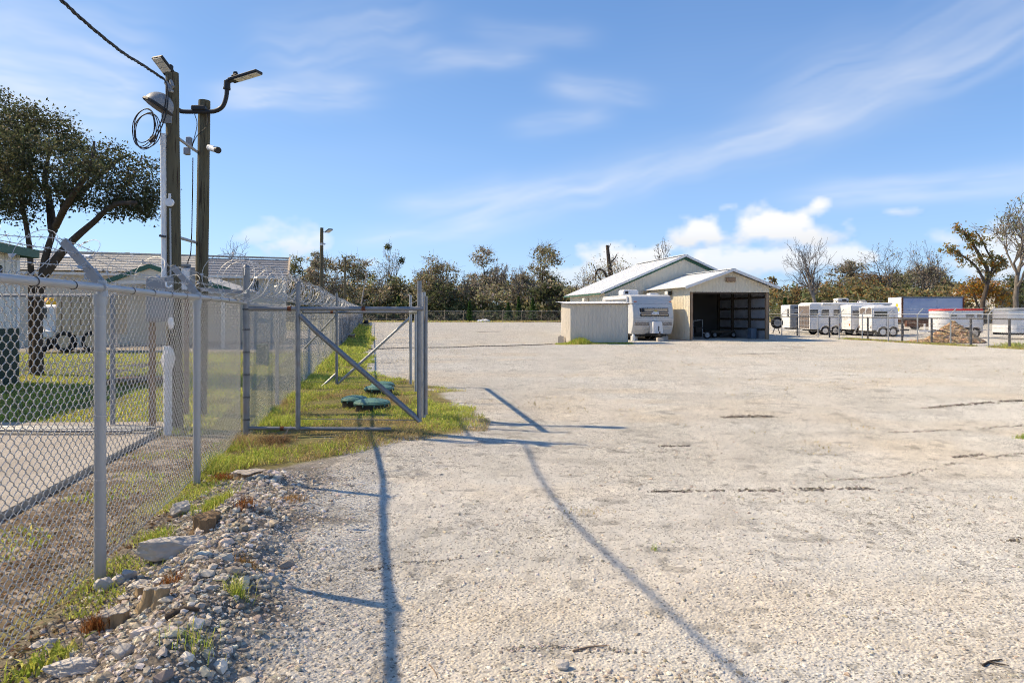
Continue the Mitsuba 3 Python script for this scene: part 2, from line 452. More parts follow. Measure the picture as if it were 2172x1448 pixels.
mat('mat_shingle', lambda p, n, uv: MIX((.13, .115, .10), (.25, .225, .20), mikit.cell_rand(p.x * 3.3 + dr.floor(p.z * 9) * .5, dr.floor(p.z * 9))), .9)
mat('mat_green_trim', (.045, .12, .085), .5)
mat('mat_wood', lambda p, n, uv: MIX((.22, .145, .095), (.36, .26, .18), FBM(p.x * 18, p.y * 18, p.z * 2.5, 4)), .8, spec=.15)
mat('mat_grey_board', lambda p, n, uv: MIX((.19, .165, .145), (.42, .38, .34), FBM(p.x * 9, p.y * 9, p.z * 1.1, 4)), .85, spec=.1)
mat('mat_glass_dark', (.03, .033, .036), .12, spec=.6)
mat('mat_stripe', (.17, .14, .125), .5)
mat('mat_orange', (.65, .16, .03), .4)
mat('mat_yellow', (.72, .47, .05), .45)
mat('mat_red', (.52, .045, .03), .45)
mat('mat_blue_grey', (.12, .16, .22), .5)
mat('mat_lid', lambda p, n, uv: F3(.10, .20, .165) * (.8 + .4 * FBM(p.x * 6, p.y * 6, p.z * 6, 4)), .5)
mat('mat_box_shade', lambda p, n, uv: MIX(F3(.26, .33, .52), F3(.34, .41, .56), SS(.35, .65, FBM(p.x * .7, 0.0, p.z * 2.2, 4))), .5)  # blue of the shaded side painted into its colour
mat('mat_silver', rough_metal((.6, .6, .62), .1, 3), .3, .7)
mat('mat_tan', lambda p, n, uv: F3(.52, .41, .28) * (.8 + .4 * FBM(p.x * 1.2, p.y * 1.2, p.z * .8, 4)), .7)
mat('mat_limestone', lambda p, n, uv: MIX((.36, .325, .28), (.60, .565, .52), FBM(p.x * 22, p.y * 22, p.z * 22, 4)), .95, spec=.05,
    bump=lambda p, n, uv: .012 * FBM(p.x * 40, p.y * 40, p.z * 40, 3))
mat('mat_bark', lambda p, n, uv: MIX((.045, .036, .03), (.13, .105, .085), FBM(p.x * 14, p.y * 14, p.z * 3, 4)), .95, spec=.05)
mat('mat_grey_bark', lambda p, n, uv: MIX((.11, .095, .08), (.27, .245, .22), FBM(p.x * 5, p.y * 5, p.z * 1.3, 4)), .95, spec=.05)
mat('mat_twig', (.15, .125, .105), .95, spec=.05)
mat('mat_stump_side', lambda p, n, uv: MIX((.22, .15, .085), (.5, .38, .23), FBM(p.x * 40, p.y * 40, p.z * 7, 4)), .9, spec=.05)
mat('mat_stump_top', lambda p, n, uv: MIX((.36, .31, .25), (.52, .47, .40), FBM(p.x * 60, p.y * 20, 0.0, 4)), .9, spec=.05)
mat('mat_inner_shade', lambda p, n, uv: F3(.33, .34, .37) * (.8 + .4 * FBM(p.x * 2, p.y * 2, p.z * 2, 3)), .6)  # grey that puts the carport's inner shade into the sheet colour
mat('mat_inner_deep_shade', (.085, .08, .078), .8)  # near-black, the deepest interior shade as colour
mat('mat_camper', lambda p, n, uv: F3(.53, .53, .525) * (.92 + .10 * FBM(p.x * .9, p.y * .9, p.z * 2.0, 2)), .4, spec=.5)
mat('mat_shaded_wood', lambda p, n, uv: MIX((.07, .056, .045), (.11, .09, .072), FBM(p.x * 18, p.y * 18, p.z * 2.5, 3)), .85, spec=.1)  # the wood again, darkened to carry the shade inside the carport
mat('mat_old_stump', lambda p, n, uv: MIX((.13, .085, .05), (.30, .22, .14), FBM(p.x * 40, p.y * 40, p.z * 9, 4)), .95, spec=.05,
    bump=lambda p, n, uv: .012 * FBM(p.x * 60, p.y * 60, p.z * 8, 3))
mat('mat_dark_green', (.022, .045, .035), .7)
mat('mat_canvas_white', (.80, .79, .77), .8, spec=.1)
VC = {'type': 'mesh_attribute', 'name': 'vertex_color'}
scene['mat_stones'] = {'type': 'twosided', 'bsdf': {'type': 'diffuse', 'reflectance': VC}}
scene['mat_leaf'] = {'type': 'principledthin', 'base_color': VC, 'roughness': .55, 'diff_trans': .95, 'spec_trans': 0.0, 'eta': 1.4}
scene['mat_grass'] = {'type': 'principledthin', 'base_color': VC, 'roughness': .6, 'diff_trans': 1.0, 'spec_trans': 0.0, 'eta': 1.3}


# ------------------------------------------------------------------ the ground
def rise(y):
    t = np.clip((np.asarray(y, float) - 45) / 67, 0, 1)
    return .46 * t * t * (3 - 2 * t)


def height(x, y):
    """The height of the gravel lot."""
    x, y = np.asarray(x, float), np.asarray(y, float)
    s = x - fence_x(y)
    p = np.stack([x, y, 0 * x], -1)
    win = np.clip((y - 1.6) / .8, 0, 1) * np.clip((7.4 - y) / 1.6, 0, 1)
    lumps = nz(p * 2.1, 4)
    berm = (.05 + .25 * lumps ** 1.3) * np.exp(-((s - .66 - .1 * np.sin(y * 2)) / .36) ** 2) * win
    berm = berm + .05 * win * np.exp(-((s - 1.15) / .5) ** 2) * nz(p * 3.3, 8)
    mound = .07 * np.exp(-((s - 1.8) / 1.3) ** 2) * np.clip((y - 7) / 1.5, 0, 1) * np.clip((16 - y) / 3, 0, 1)
    roll = .05 * (fb(p * .35, 3, 2) - .5) * np.clip((y + 1) / 4, 0, 1) + .022 * (fb(p * 1.9, 3, 5) - .5)
    fine = (.030 + .05 * np.exp(-((s - .7) / .5) ** 2) * win) * (fb(p * 9, 3, 6) - .5) * np.clip(1.4 - np.abs(s - .7), .12, 1) * np.clip((14 - y) / 6, 0, 1)
    out = berm + mound + roll * np.clip((s + .1) / .8, .25, 1) + fine + rise(y)
    out = np.where(s < 0, np.minimum(out, .02 + rise(y)), out)
    t = np.clip((-s - .02) / .36, 0, 1)
    return out * (1 - t) + (rise(y) - .045) * t


def Z(x, y):
    return float(height(np.array([x]), np.array([y]))[0])


def spaced(a, b, mid, d0, k):
    up, dn = [mid], []
    while up[-1] < b: up.append(up[-1] + d0 + k * (up[-1] - mid))
    v = mid
    while v > a:
        v -= d0 + k * (mid - v); dn.append(v)
    return np.array(dn[::-1] + up)


def grid_mesh(X, Y, Zz):
    r, c = X.shape
    i, j = np.meshgrid(np.arange(r - 1), np.arange(c - 1), indexing='ij')
    q = np.stack([i * c + j, i * c + j + 1, (i + 1) * c + j + 1, (i + 1) * c + j], -1).reshape(-1, 4)
    return np.stack([X, Y, Zz], -1).reshape(-1, 3), np.vstack([q[:, [0, 1, 2]], q[:, [0, 2, 3]]])


ys = spaced(-9, 114, 4.0, .026, .014); ss = np.r_[-.42, -.38, spaced(-.34, 90, .9, .026, .016)]
SS_, YY = np.meshgrid(ss, ys)
XX = SS_ + fence_x(YY)
ZZ = height(XX, YY)
ZZ[:, 0] -= .1; ZZ[0] -= .25; ZZ[-1] -= .25; ZZ[:, -1] -= .25
scene['gravel_lot'] = mikit.ply(grid_mesh(XX, YY, ZZ), 'mat_gravel', smooth=True)
labels['gravel_lot'] = {'label': 'wide pale gravel lot stretching from the fence to the trees', 'kind': 'structure'}
gx = np.r_[-2500, -900, -400, -200, spaced(-120, 160, 0, 4, 0), 300, 600, 1200, 2500]
gy = np.r_[-1200, -300, -60, spaced(-20, 130, 20, 3, 0), 200, 400, 900, 2600]
GX, GYY = np.meshgrid(gx, gy)
GZ = rise(GYY) - .03
inlot = (GX - fence_x(GYY) > 3) & (GX - fence_x(GYY) < 84) & (GYY > -6) & (GYY < 108)
GZ = np.where(inlot, GZ - .5, GZ)
scene['ground'] = mikit.ply(grid_mesh(GX, GYY, GZ), 'mat_field', smooth=True)
labels['ground'] = {'label': 'grassy and bare ground around the lot reaching the horizon', 'kind': 'structure'}
pad = [(-4.12, 5.3), (-4.74, 8.44), (-5.1, 10.3), (-16, 10.1), (-16, 4.9)]
scene['concrete_pad'] = mikit.ply(prism(pad, 'z', -.12, .035), 'mat_concrete')
labels['concrete_pad'] = {'label': 'pale concrete pad seen through the near fence', 'kind': 'structure'}
scene['road'] = mikit.ply(prism([(-40, 17.6), (-9.6, 18.6), (-8.3, 24), (-40, 26)], 'z', -.12, -.012), 'mat_asphalt')
labels['road'] = {'label': 'shaded grey driveway behind the fence beside the white house', 'kind': 'structure'}


# ------------------------------------------------------------------ buildings
E1, E2 = np.array([.98, .198]) / math.hypot(.98, .198), np.array([-.198, .98]) / math.hypot(.98, .198)
C0 = np.array([11.2, 43.0])


def W(a, b):
    return C0 + a * E1 + b * E2


def W3(a, b, z):
    return np.r_[W(a, b), z]


BM = np.eye(4); BM[:2, 0], BM[:2, 1], BM[:2, 3] = E1, E2, C0       # building frame to world


def bb(a0, a1, b0, b1, z0, z1, c=0.0):
    return xf(box(a0, a1, b0, b1, z0, z1, c), BM)


def carport_and_barn():
    k = thing('metal_barn', 'large cream metal barn with white ribbed roof and green rake trim behind the open carport', 'barn')
    am, hw, b0, b1 = 2.76, 6.1, 6.62, 15.4
    ez, az_ = 3.34, 5.92
    top = lambda t: ez + (az_ - ez) * (1 - abs(t - hw) / hw) - .06
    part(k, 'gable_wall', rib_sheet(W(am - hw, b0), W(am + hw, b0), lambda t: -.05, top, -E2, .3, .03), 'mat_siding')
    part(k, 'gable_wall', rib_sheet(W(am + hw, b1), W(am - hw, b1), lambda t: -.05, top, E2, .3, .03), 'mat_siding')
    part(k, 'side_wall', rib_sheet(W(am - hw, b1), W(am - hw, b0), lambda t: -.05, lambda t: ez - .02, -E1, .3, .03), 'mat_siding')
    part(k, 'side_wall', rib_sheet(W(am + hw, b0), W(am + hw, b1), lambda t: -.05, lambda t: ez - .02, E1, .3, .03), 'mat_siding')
    oh, fo = .42, .35
    sl = (az_ - ez) / hw
    for s in (-1, 1):
        A = W3(am + s * (hw + oh), b0 - fo, ez - oh * sl + .05); B = W3(am + s * (hw + oh), b1 + fo, ez - oh * sl + .05)
        C = W3(am, b0 - fo, az_ + .05); D = W3(am, b1 + fo, az_ + .05)
        part(k, 'roof', roof_sheet(A, B, C, D, .32, .045), 'mat_roof_metal')
        part(k, 'rake_trim', bar(A + np.r_[0, 0, -.02] - np.r_[E2, 0] * .03, C + np.r_[0, 0, -.02] - np.r_[E2, 0] * .03, .05, .15), 'mat_white')
        A2, C2 = W3(am + s * (hw + .05), b0 - .06, ez - .12), W3(am, b0 - .06, az_ - .13)
        part(k, 'green_trim', bar(A2, C2, .05, .19), 'mat_green_trim')
        part(k, 'gutter', bar(A + np.r_[0, 0, -.09], B + np.r_[0, 0, -.09], .1, .09), 'mat_green_trim')
    part(k, 'ridge_cap', bar(W3(am, b0 - fo - .02, az_ + .095), W3(am, b1 + fo, az_ + .095), .4, .03), 'mat_roof_metal')
    part(k, 'wall_light', join([bb(am - hw - .42, am - hw - .05, 10.2, 10.62, 2.62, 2.9, .03)]), 'mat_cream_white')
    # the carport in front of its gable
    k = thing('open_carport', 'cream metal carport with open front, white roof and dark interior', 'carport')
    w, d, ez, az_ = 5.52, 6.58, 3.5, 4.47
    sl = (az_ - ez) / (w / 2)
    top = lambda t: ez + (az_ - ez) * (1 - abs(t - w / 2) / (w / 2)) - .05
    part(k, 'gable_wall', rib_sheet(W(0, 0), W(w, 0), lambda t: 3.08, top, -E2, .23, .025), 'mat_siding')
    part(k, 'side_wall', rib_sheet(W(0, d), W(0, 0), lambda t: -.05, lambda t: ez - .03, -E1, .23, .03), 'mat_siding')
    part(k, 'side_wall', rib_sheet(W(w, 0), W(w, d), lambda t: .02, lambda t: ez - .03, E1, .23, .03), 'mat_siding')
    oh, fo = .5, .45
    for s in (-1, 1):
        A = W3(w / 2 + s * (w / 2 + oh), -fo, ez - oh * sl + .04); B = W3(w / 2 + s * (w / 2 + oh), d - .03, ez - oh * sl + .04)
        C = W3(w / 2, -fo, az_ + .04); D = W3(w / 2, d - .03, az_ + .04)
        part(k, 'roof', roof_sheet(A, B, C, D, .3, .04), 'mat_roof_metal')
        part(k, 'rake_trim', bar(A + np.r_[0, 0, -.03], C + np.r_[0, 0, -.03], .05, .17), 'mat_white')
        part(k, 'soffit', bar(W3(w / 2 + s * (w / 2 + .27), .02, ez - .12), W3(w / 2 + s * (w / 2 + .27), d - .1, ez - .12), .4, .03), 'mat_siding')
    part(k, 'ridge_cap', bar(W3(w / 2, -fo - .02, az_ + .08), W3(w / 2, d - .05, az_ + .08), .36, .03), 'mat_roof_metal')
    for a in (.06, w - .2):
        part(k, 'post', bb(a, a + .16, .02, .18, -.05, 3.08, .006), 'mat_wood')
    part(k, 'beam', bb(.22, w - .2, .03, .13, 2.98, 3.2), 'mat_shaded_wood')
    for b in (2.1, 4.3, 6.3):
        part(k, 'post', bb(w - .2, w - .05, b, b + .14, 0, 3.25), 'mat_shaded_wood')
    for z in (.62, 1.28, 1.98, 2.7):
        part(k, 'girt', bb(w - .11, w - .055, .2, 6.3, z, z + .13), 'mat_shaded_wood')
        part(k, 'girt', bb(.06, .09, .2, 6.4, z, z + .13), 'mat_inner_deep_shade')
    part(k, 'floor_slab', bb(-.03, w + .05, -.35, d - .02, -.12, .05, .01), 'mat_concrete')
    fl = solo('wall_light', join([bb(w / 2 - .33, w / 2 + .33, -.16, -.03, 3.72, 4.02, .02), bb(w / 2 - .22, w / 2 + .22, -.19, -.155, 3.78, 3.96)]), 'mat_wood', 'brown box light under the carport gable peak', 'wall light')
    lf = thing('wall_light', 'cream wall pack light on the carport side wall above the travel trailer', 'wall light')
    part(lf, 'housing', bb(-.34, -.04, 2.6, 3.05, 2.96, 3.24, .03), 'mat_cream_white')
    part(lf, 'lens', bb(-.3, -.06, 2.53, 2.62, 2.94, 3.2, .02), 'mat_glass_dark')
    part(k, 'shade_liner', rib_sheet(W(w - .03, .2), W(w - .03, d - .05), lambda t: .03, lambda t: ez - .08, -E1, .23, .02), 'mat_inner_shade')  # added sheets inside the siding, dark to stand in for shade
    part(k, 'shade_liner', rib_sheet(W(.035, d - .05), W(.035, .2), lambda t: .03, lambda t: ez - .08, E1, .23, .02), 'mat_inner_deep_shade')
    part(k, 'shade_back_sheet', bb(.06, w - .06, d - .05, d - .005, .05, 3.5), 'mat_inner_deep_shade')  # added dark sheet, shade painted over the barn gable
    part(k, 'shade_ceiling_sheet', bb(.1, w - .1, .15, d - .06, 3.3, 3.33), 'mat_inner_deep_shade')  # added dark sheet under the roof, its shade in the colour
    # things kept inside
    k = thing('wheelbarrow', 'dark upright wheelbarrow just inside the carport opening', 'wheelbarrow')
    t, r = wheel(np.zeros(3), .26, .1)
    M = BM.copy(); M[:3, 3] = W3(1.85, 1.3, .31)
    part(k, 'tyre', xf(t, M), 'mat_rubber', 40); part(k, 'rim', xf(r, M), 'mat_grey_paint', 40)
    part(k, 'tray', xf(loft([rrect(-.3, .3, -.35, .35, .1, .1).dot(np.eye(2, 3)) * .55 + [0, 0, .35], rrect(-.3, .3, -.35, .35, .1, .1).dot(np.eye(2, 3)) + [0, 0, .72]]), M @ np.array(T().translate([-.7, 0, -.2]).matrix)), 'mat_black')
    part(k, 'handle', rods([(W3(.75, 1.05, .05), W3(.75, 1.1, 1.25)), (W3(1.42, 1.05, .05), W3(1.42, 1.1, 1.3)), (W3(.75, 1.1, 1.25), W3(1.42, 1.1, 1.3)), (W3(1.42, 1.1, .5), W3(1.85, 1.25, .33))], .022, 6), 'mat_grey_paint')
    k = thing('utility_cart', 'low dark flat cart with small wheels at the back of the carport', 'cart')
    part(k, 'deck', bb(3.2, 5.0, 3.3, 4.4, .38, .55, .02), 'mat_shaded_wood')
    for a in (3.4, 4.8):
        t, r = wheel(np.zeros(3), .2, .09)
        M = BM.copy(); M[:3, 3] = W3(a, 3.2, .26)
        part(k, 'tyre', xf(t, M), 'mat_rubber', 40); part(k, 'rim', xf(r, M), 'mat_grey_paint', 40)
    solo('storage_box', bb(4.85, 5.25, 1.0, 1.5, .05, .75, .03), 'mat_blue_grey', 'blue grey box against the right wall inside the carport', 'box')
    # small lean-to
    k = thing('lean_to_shed', 'small beige ribbed metal lean-to shed in front of the travel trailer', 'shed')
    o = np.array([3.28, 38.4])
    P = lambda a, b: o + a * E1 + b * E2
    w, d = 3.42, 1.9
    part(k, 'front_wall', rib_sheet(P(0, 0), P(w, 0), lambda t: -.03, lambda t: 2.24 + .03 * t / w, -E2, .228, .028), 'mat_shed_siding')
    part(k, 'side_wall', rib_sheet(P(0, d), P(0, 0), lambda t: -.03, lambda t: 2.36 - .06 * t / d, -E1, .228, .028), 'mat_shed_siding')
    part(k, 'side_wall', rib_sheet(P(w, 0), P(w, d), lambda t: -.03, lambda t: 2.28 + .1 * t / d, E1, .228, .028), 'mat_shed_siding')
    q = lambda a, b, z: np.r_[P(a, b), z]
    part(k, 'roof', roof_sheet(q(-.3, -.22, 2.27), q(w + .28, -.22, 2.31), q(-.3, d + .3, 2.41), q(w + .28, d + .3, 2.43), .24, .03), 'mat_roof_metal')
    part(k, 'roof_edge', join([bar(q(-.28, -.19, 2.235), q(w + .26, -.19, 2.275), .04, .045), bar(q(w + .02, -.15, 2.265), q(w + .02, d, 2.36), .04, .08)]), 'mat_wood')
    part(k, 'corner_post', bar(q(w - .02, .03, 0), q(w - .02, .03, 2.25), .07, .07), 'mat_wood')


carport_and_barn()


def hip_house():
    k = thing('white_house', 'white house corner with green fascia and shingle roof at the left edge', 'house')
    u, n = UF, np.array([-UF[1], UF[0]])                # along its yard wall away from the camera, and into the house
    o = np.array([-12.12, 16.75])
    M = np.eye(4); M[:2, 0], M[:2, 1], M[:2, 3] = u, n, o
    b = lambda *q: xf(box(*q), M)
    part(k, 'wall', b(-12, 0, 0, 8, 1.32, 3.2), 'mat_cream_white')
    part(k, 'dark_lower_band', b(-12.02, .02, -.02, 8, -.05, 1.32), 'mat_dark_green')  # near-black green band below the white wall
    for i in range(14):
        part(k, 'batten', b(-.3 - i * .32, -.26 - i * .32, -.018, -.001, 1.33, 3.18), 'mat_cream_white')
    e = .3
    xa, xb, ya, yb, z0, z1 = -12 - e, e, -e, 8 + e, 3.24, 4.5
    m = (yb - ya) / 2
    v = np.array([[xa, ya, z0], [xb, ya, z0], [xb, yb, z0], [xa, yb, z0], [xa + m, ya + m, z1], [xb - m, ya + m, z1]])
    part(k, 'roof', xf((v, np.array([[0, 1, 5], [0, 5, 4], [1, 2, 5], [2, 3, 4], [2, 4, 5], [3, 0, 4], [0, 2, 1], [0, 3, 2]])), M), 'mat_shingle')
    part(k, 'fascia', join([xf(bar((xa, ya - .02, 3.16), (xb, ya - .02, 3.16), .05, .2), M), xf(bar((xb + .02, ya, 3.16), (xb + .02, yb, 3.16), .05, .2), M)]), 'mat_green_trim')
    part(k, 'corner_trim', b(-.12, .03, -.03, .12, 1.33, 3.18), 'mat_white')
    l = thing('wall_light', 'small dark lantern on the white house wall under the green eave', 'wall light')
    part(l, 'body', b(-1.35, -1.1, -.2, -.02, 2.45, 2.78, .03), 'mat_black')


hip_house()


def long_building(part=part):
    k = thing('long_building', 'long low pale building with a wide ridged metal roof behind the fence', 'building')
    y0, x0, x1 = 40.0, -33.0, -13.45
    R = np.array(T().translate([x1, y0, 0]).rotate([0, 0, 1], 17).translate([-x1, -y0, 0]).matrix)
    part_ = part
    part = lambda p, n, m, mt, **q: part_(p, n, xf(m, R), mt, **q)
    xm = -18.1
    part(k, 'wall', box(x0, x1, y0, y0 + 9, -.05, 4.0), 'mat_siding')
    part(k, 'base_ledge', box(-19, x1 + .1, y0 - .8, y0 - .02, -.05, .12, .02), 'mat_concrete')
    e = .5
    a = roof_sheet((x0, y0 - e, 4.02), (xm, y0 - e, 4.02), (x0, y0 + 4.5, 5.35), (xm, y0 + 4.5, 5.35), 50, .04)
    part(k, 'roof', a, 'mat_old_roof')
    part(k, 'roof', roof_sheet((xm + .02, y0 - e, 3.84), (x1 + .3, y0 - e, 3.84), (xm + .02, y0 + 4.5, 5.2), (x1 + .3, y0 + 4.5, 5.2), 50, .04), 'mat_grey_roof', label='grey ribbed right half of the roof')
    part(k, 'roof', roof_sheet((x1 + .3, y0 + 9.5, 3.84), (x0, y0 + 9.5, 3.84), (x1 + .3, y0 + 4.52, 5.2), (x0, y0 + 4.52, 5.2), .9, .04), 'mat_grey_roof')
    for i in range(7):        # the lapped courses of metal running along the slope
        t = (i + .5) / 7
        part(k, 'roof_lap', bar((x0, y0 - e + 5 * t, 4.055 + 1.33 * t), (xm, y0 - e + 5 * t, 4.055 + 1.33 * t), .07, .035), 'mat_old_roof')
        part(k, 'roof_lap', bar((xm + .05, y0 - e + 5 * t, 3.88 + 1.36 * t), (x1 + .28, y0 - e + 5 * t, 3.88 + 1.36 * t), .07, .045), 'mat_grey_roof')
    part(k, 'ridge_cap', bar((x0, y0 + 4.5, 5.42), (x1 + .3, y0 + 4.5, 5.30), .6, .07), 'mat_old_roof')
    part(k, 'gutter', bar((x0, y0 - e - .05, 3.9), (x1 + .3, y0 - e - .05, 3.76), .12, .13), 'mat_cream_white')
    part(k, 'end_trim', bar((x1 + .33, y0 - e, 3.86), (x1 + .33, y0 + 4.5, 5.25), .1, .3), 'mat_tan')
    g = prism([(y0 - .05, 3.7), (y0 + 9, 3.7), (y0 + 4.5, 5.1)], 'x', x1 - .02, x1 + .03)
    part(k, 'gable_end', g, 'mat_tan')
    wn = part(k, 'window', join([box(-15.45, -14.75, y0 - .05, y0 - .005, 3.0, 3.62)]), 'mat_glass_dark')
    part(wn, 'frame', join([bar((-15.1, y0 - .06, 3.0), (-15.1, y0 - .06, 3.62), .06, .06), bar((-15.5, y0 - .06, 2.97), (-14.7, y0 - .06, 2.97), .06, .07)]), 'mat_white')
    part(k, 'skylight', xf(box(-.9, .9, -.4, .4, 0, .06, .01), np.array(T().translate([-25.1, y0 + 3.1, 5.02]).rotate([1, 0, 0], 14.9).matrix)), 'mat_pvc')
    part = part_
    # two small porch gables with green rakes
    for cx, hw, z0, z1, yy in ((-18.55, 1.9, 3.4, 4.08, 35.0), (-15.9, 1.8, 2.88, 3.42, 33.5)):
        p = thing('porch', {-18.55: 'cream porch gable with green rake trim left of the wooden poles', -15.9: 'low porch gable with green sloping trim right of the wooden poles'}[cx], 'porch')
        part(p, 'gable', prism([(cx - hw, z0), (cx + hw, z0), (cx, z1)], 'y', yy, yy + .08), 'mat_siding')
        for s in (-1, 1):
            part(p, 'rake_trim', bar((cx + s * (hw + .3), yy - .06, z0 - .05), (cx, yy - .06, z1 + .06), .08, .22), 'mat_green_trim')
            part(p, 'roof', roof_sheet((cx + s * (hw + .3), yy - .1, z0 + .02), (cx + s * (hw + .3), yy + 3.5, z0 + .02), (cx, yy - .1, z1 + .16), (cx, yy + 3.5, z1 + .16), .6, .03), 'mat_old_roof')
            part(p, 'post', bar((cx + s * (hw - .1), yy + .05, 0), (cx + s * (hw - .1), yy + .05, z0), .14, .14), 'mat_cream_white')
        part(p, 'beam', bar((cx - hw, yy + .05, z0 - .09), (cx + hw, yy + .05, z0 - .09), .12, .17), 'mat_cream_white')


long_building()
k = thing('far_shed', 'white metal building glimpsed behind the tall tree at the right edge', 'building')
part(k, 'wall', box(66.5, 84, 94, 104, 0, 5.0), 'mat_white')
part(k, 'roof', roof_sheet((66, 93.5, 5.0), (84.5, 93.5, 5.0), (66, 99, 6.6), (84.5, 99, 6.6), .9, .05), 'mat_roof_metal')


# ------------------------------------------------------------------ trees
def palette(rng, base, n, var=.28, hue=.12):
    b = np.asarray(base, float)
    i = rng.integers(0, len(b), n)
    return np.clip(b[i] * (1 + rng.uniform(-var, var, (n, 1))) * (1 + rng.uniform(-hue, hue, (n, 3))), .005, .9)


def leaf_cards(rng, c, size, cols, flat=.0):
    """One small pointed leaf (two triangles) at each point of c."""
    n = len(c)
    u = rng.normal(size=(n, 3)); u[:, 2] *= 1 - flat; u /= np.linalg.norm(u, axis=1, keepdims=True)
    w = np.cross(u, rng.normal(size=(n, 3))); w /= np.linalg.norm(w, axis=1, keepdims=True)
    s = size * rng.uniform(.6, 1.35, (n, 1))
    bend = np.cross(u, w) * s * .18
    v = np.stack([c - u * s, c + w * s * .5 + bend, c + u * s, c - w * s * .5 + bend], 1).reshape(-1, 3)
    f = (np.array([[0, 1, 2], [0, 2, 3]])[None] + (np.arange(n) * 4)[:, None, None]).reshape(-1, 3)
    return (v, f), np.repeat(cols, 4, 0)


def grow(rng, base, height_, width, r0, nch=(5, 4, 4, 3), trunk=.3, spread=.75, wob=.1, up=.09, ratio=.66, tmin=(.55, .3, .25, .2)):
    """A branching skeleton scaled to the height and width: a list of (points, radii, level) and the twig ends."""
    br, tips = [], []
    stack = [(np.zeros(3), np.array([rng.normal(0, .06), rng.normal(0, .06), 1.0]), 1.0, r0, 0)]
    while stack:
        p, d, L, r, lev = stack.pop()
        n = 6 if lev < 2 else 3
        pts, dirs = [p], []
        for k in range(n):
            d = d + rng.normal(0, wob * (1 + .4 * lev), 3); d[2] += up
            d = d / np.linalg.norm(d)
            p = p + d * L / n
            pts.append(p); dirs.append(d)
        pts = np.array(pts)
        rad = np.linspace(r, r * (.55 if lev < len(nch) else .3), n + 1)
        br.append((pts, rad, lev))
        if lev >= len(nch):
            tips += [pts[-1], pts[-2]]
            continue
        m, az0 = nch[lev], rng.uniform(0, 6.28)
        for j in range(m):
            t = 1.0 if j == 0 else rng.uniform(tmin[lev], 1)
            i = min(int(t * n), n - 1)
            q = pts[i] + (pts[i + 1] - pts[i]) * (t * n - i)
            dd, a, b = frame_of(dirs[i])
            an = az0 + j * 2.4 + rng.normal(0, .3)
            sp = spread * rng.uniform(.55, 1.25) * (.5 if j == 0 else 1)
            nd = dd * math.cos(sp) + (a * math.cos(an) + b * math.sin(an)) * math.sin(sp)
            stack.append((q, nd, L * ratio * rng.uniform(.7, 1.2), rad[i] * rng.uniform(.5, .72), lev + 1))
    allp = np.vstack([b[0] for b in br])
    hz = allp[:, 2].max()
    hw = np.percentile(np.abs(allp[:, :2]), 98)
    sc = np.array([width / 2 / hw, width / 2 / hw, height_ / hz])
    return [(b[0] * sc + base, b[1], b[2]) for b in br], np.array(tips) * sc + base


def branch_mesh(br, levels, sides, rmin=0.0):
    by = {}
    for P, R, l in br:
        if l in levels: by.setdefault(len(P), []).append((P, np.maximum(R, rmin)))
    return join([tubes(np.array([x[0] for x in g]), np.array([x[1] for x in g]), sides) for g in by.values()])


BARE_N = (6, 5, 4, 4)


def bare_tree(seed, base, h, w, r0, label, group=None, nch=BARE_N, twig=.02, leaves=None, nleaf=0, lsize=.2, bark='mat_grey_bark', leaf_only_above=None, **kw):
    rng = np.random.default_rng(seed)
    base = np.asarray(base, float)
    br, tips = grow(rng, base - [0, 0, .2], h, w, r0, nch, **kw)
    k = thing('bare_tree', label, 'tree', group)
    top = len(nch)
    part(k, 'trunk', branch_mesh(br, (0, 1, 2), 6), bark, True)
    part(k, 'twigs', branch_mesh(br, range(3, top + 1), 3, twig), 'mat_twig')
    if nleaf:
        c = tips[rng.integers(0, len(tips), nleaf)] + rng.normal(0, lsize * 1.6, (nleaf, 3))
        if leaf_only_above is not None: c = c[leaf_only_above(c)]
        m, col = leaf_cards(rng, c, lsize, palette(rng, leaves, len(c)))
        part(k, 'leaves', m, 'mat_leaf', color=col)
    return k


OLIVE = [(0.325, 0.319, 0.163), (0.247, 0.26, 0.13), (0.39, 0.351, 0.195)]
DARK = [(0.135, 0.162, 0.074), (0.203, 0.223, 0.108), (0.108, 0.128, 0.061)]
BROWN = [(0.4, 0.325, 0.194), (0.338, 0.294, 0.175), (0.3, 0.294, 0.156)]
TAN = [(0.504, 0.444, 0.336), (0.42, 0.372, 0.27), (0.336, 0.312, 0.204)]
RUST = [(.42, .24, .09), (.34, .24, .12), (.30, .25, .13), (.22, .21, .10)]
GOLD = [(.52, .30, .05), (.42, .27, .06), (.22, .20, .07), (.52, .21, .04)]
PINE = [(.055, .11, .035), (.08, .14, .045), (.045, .085, .03)]


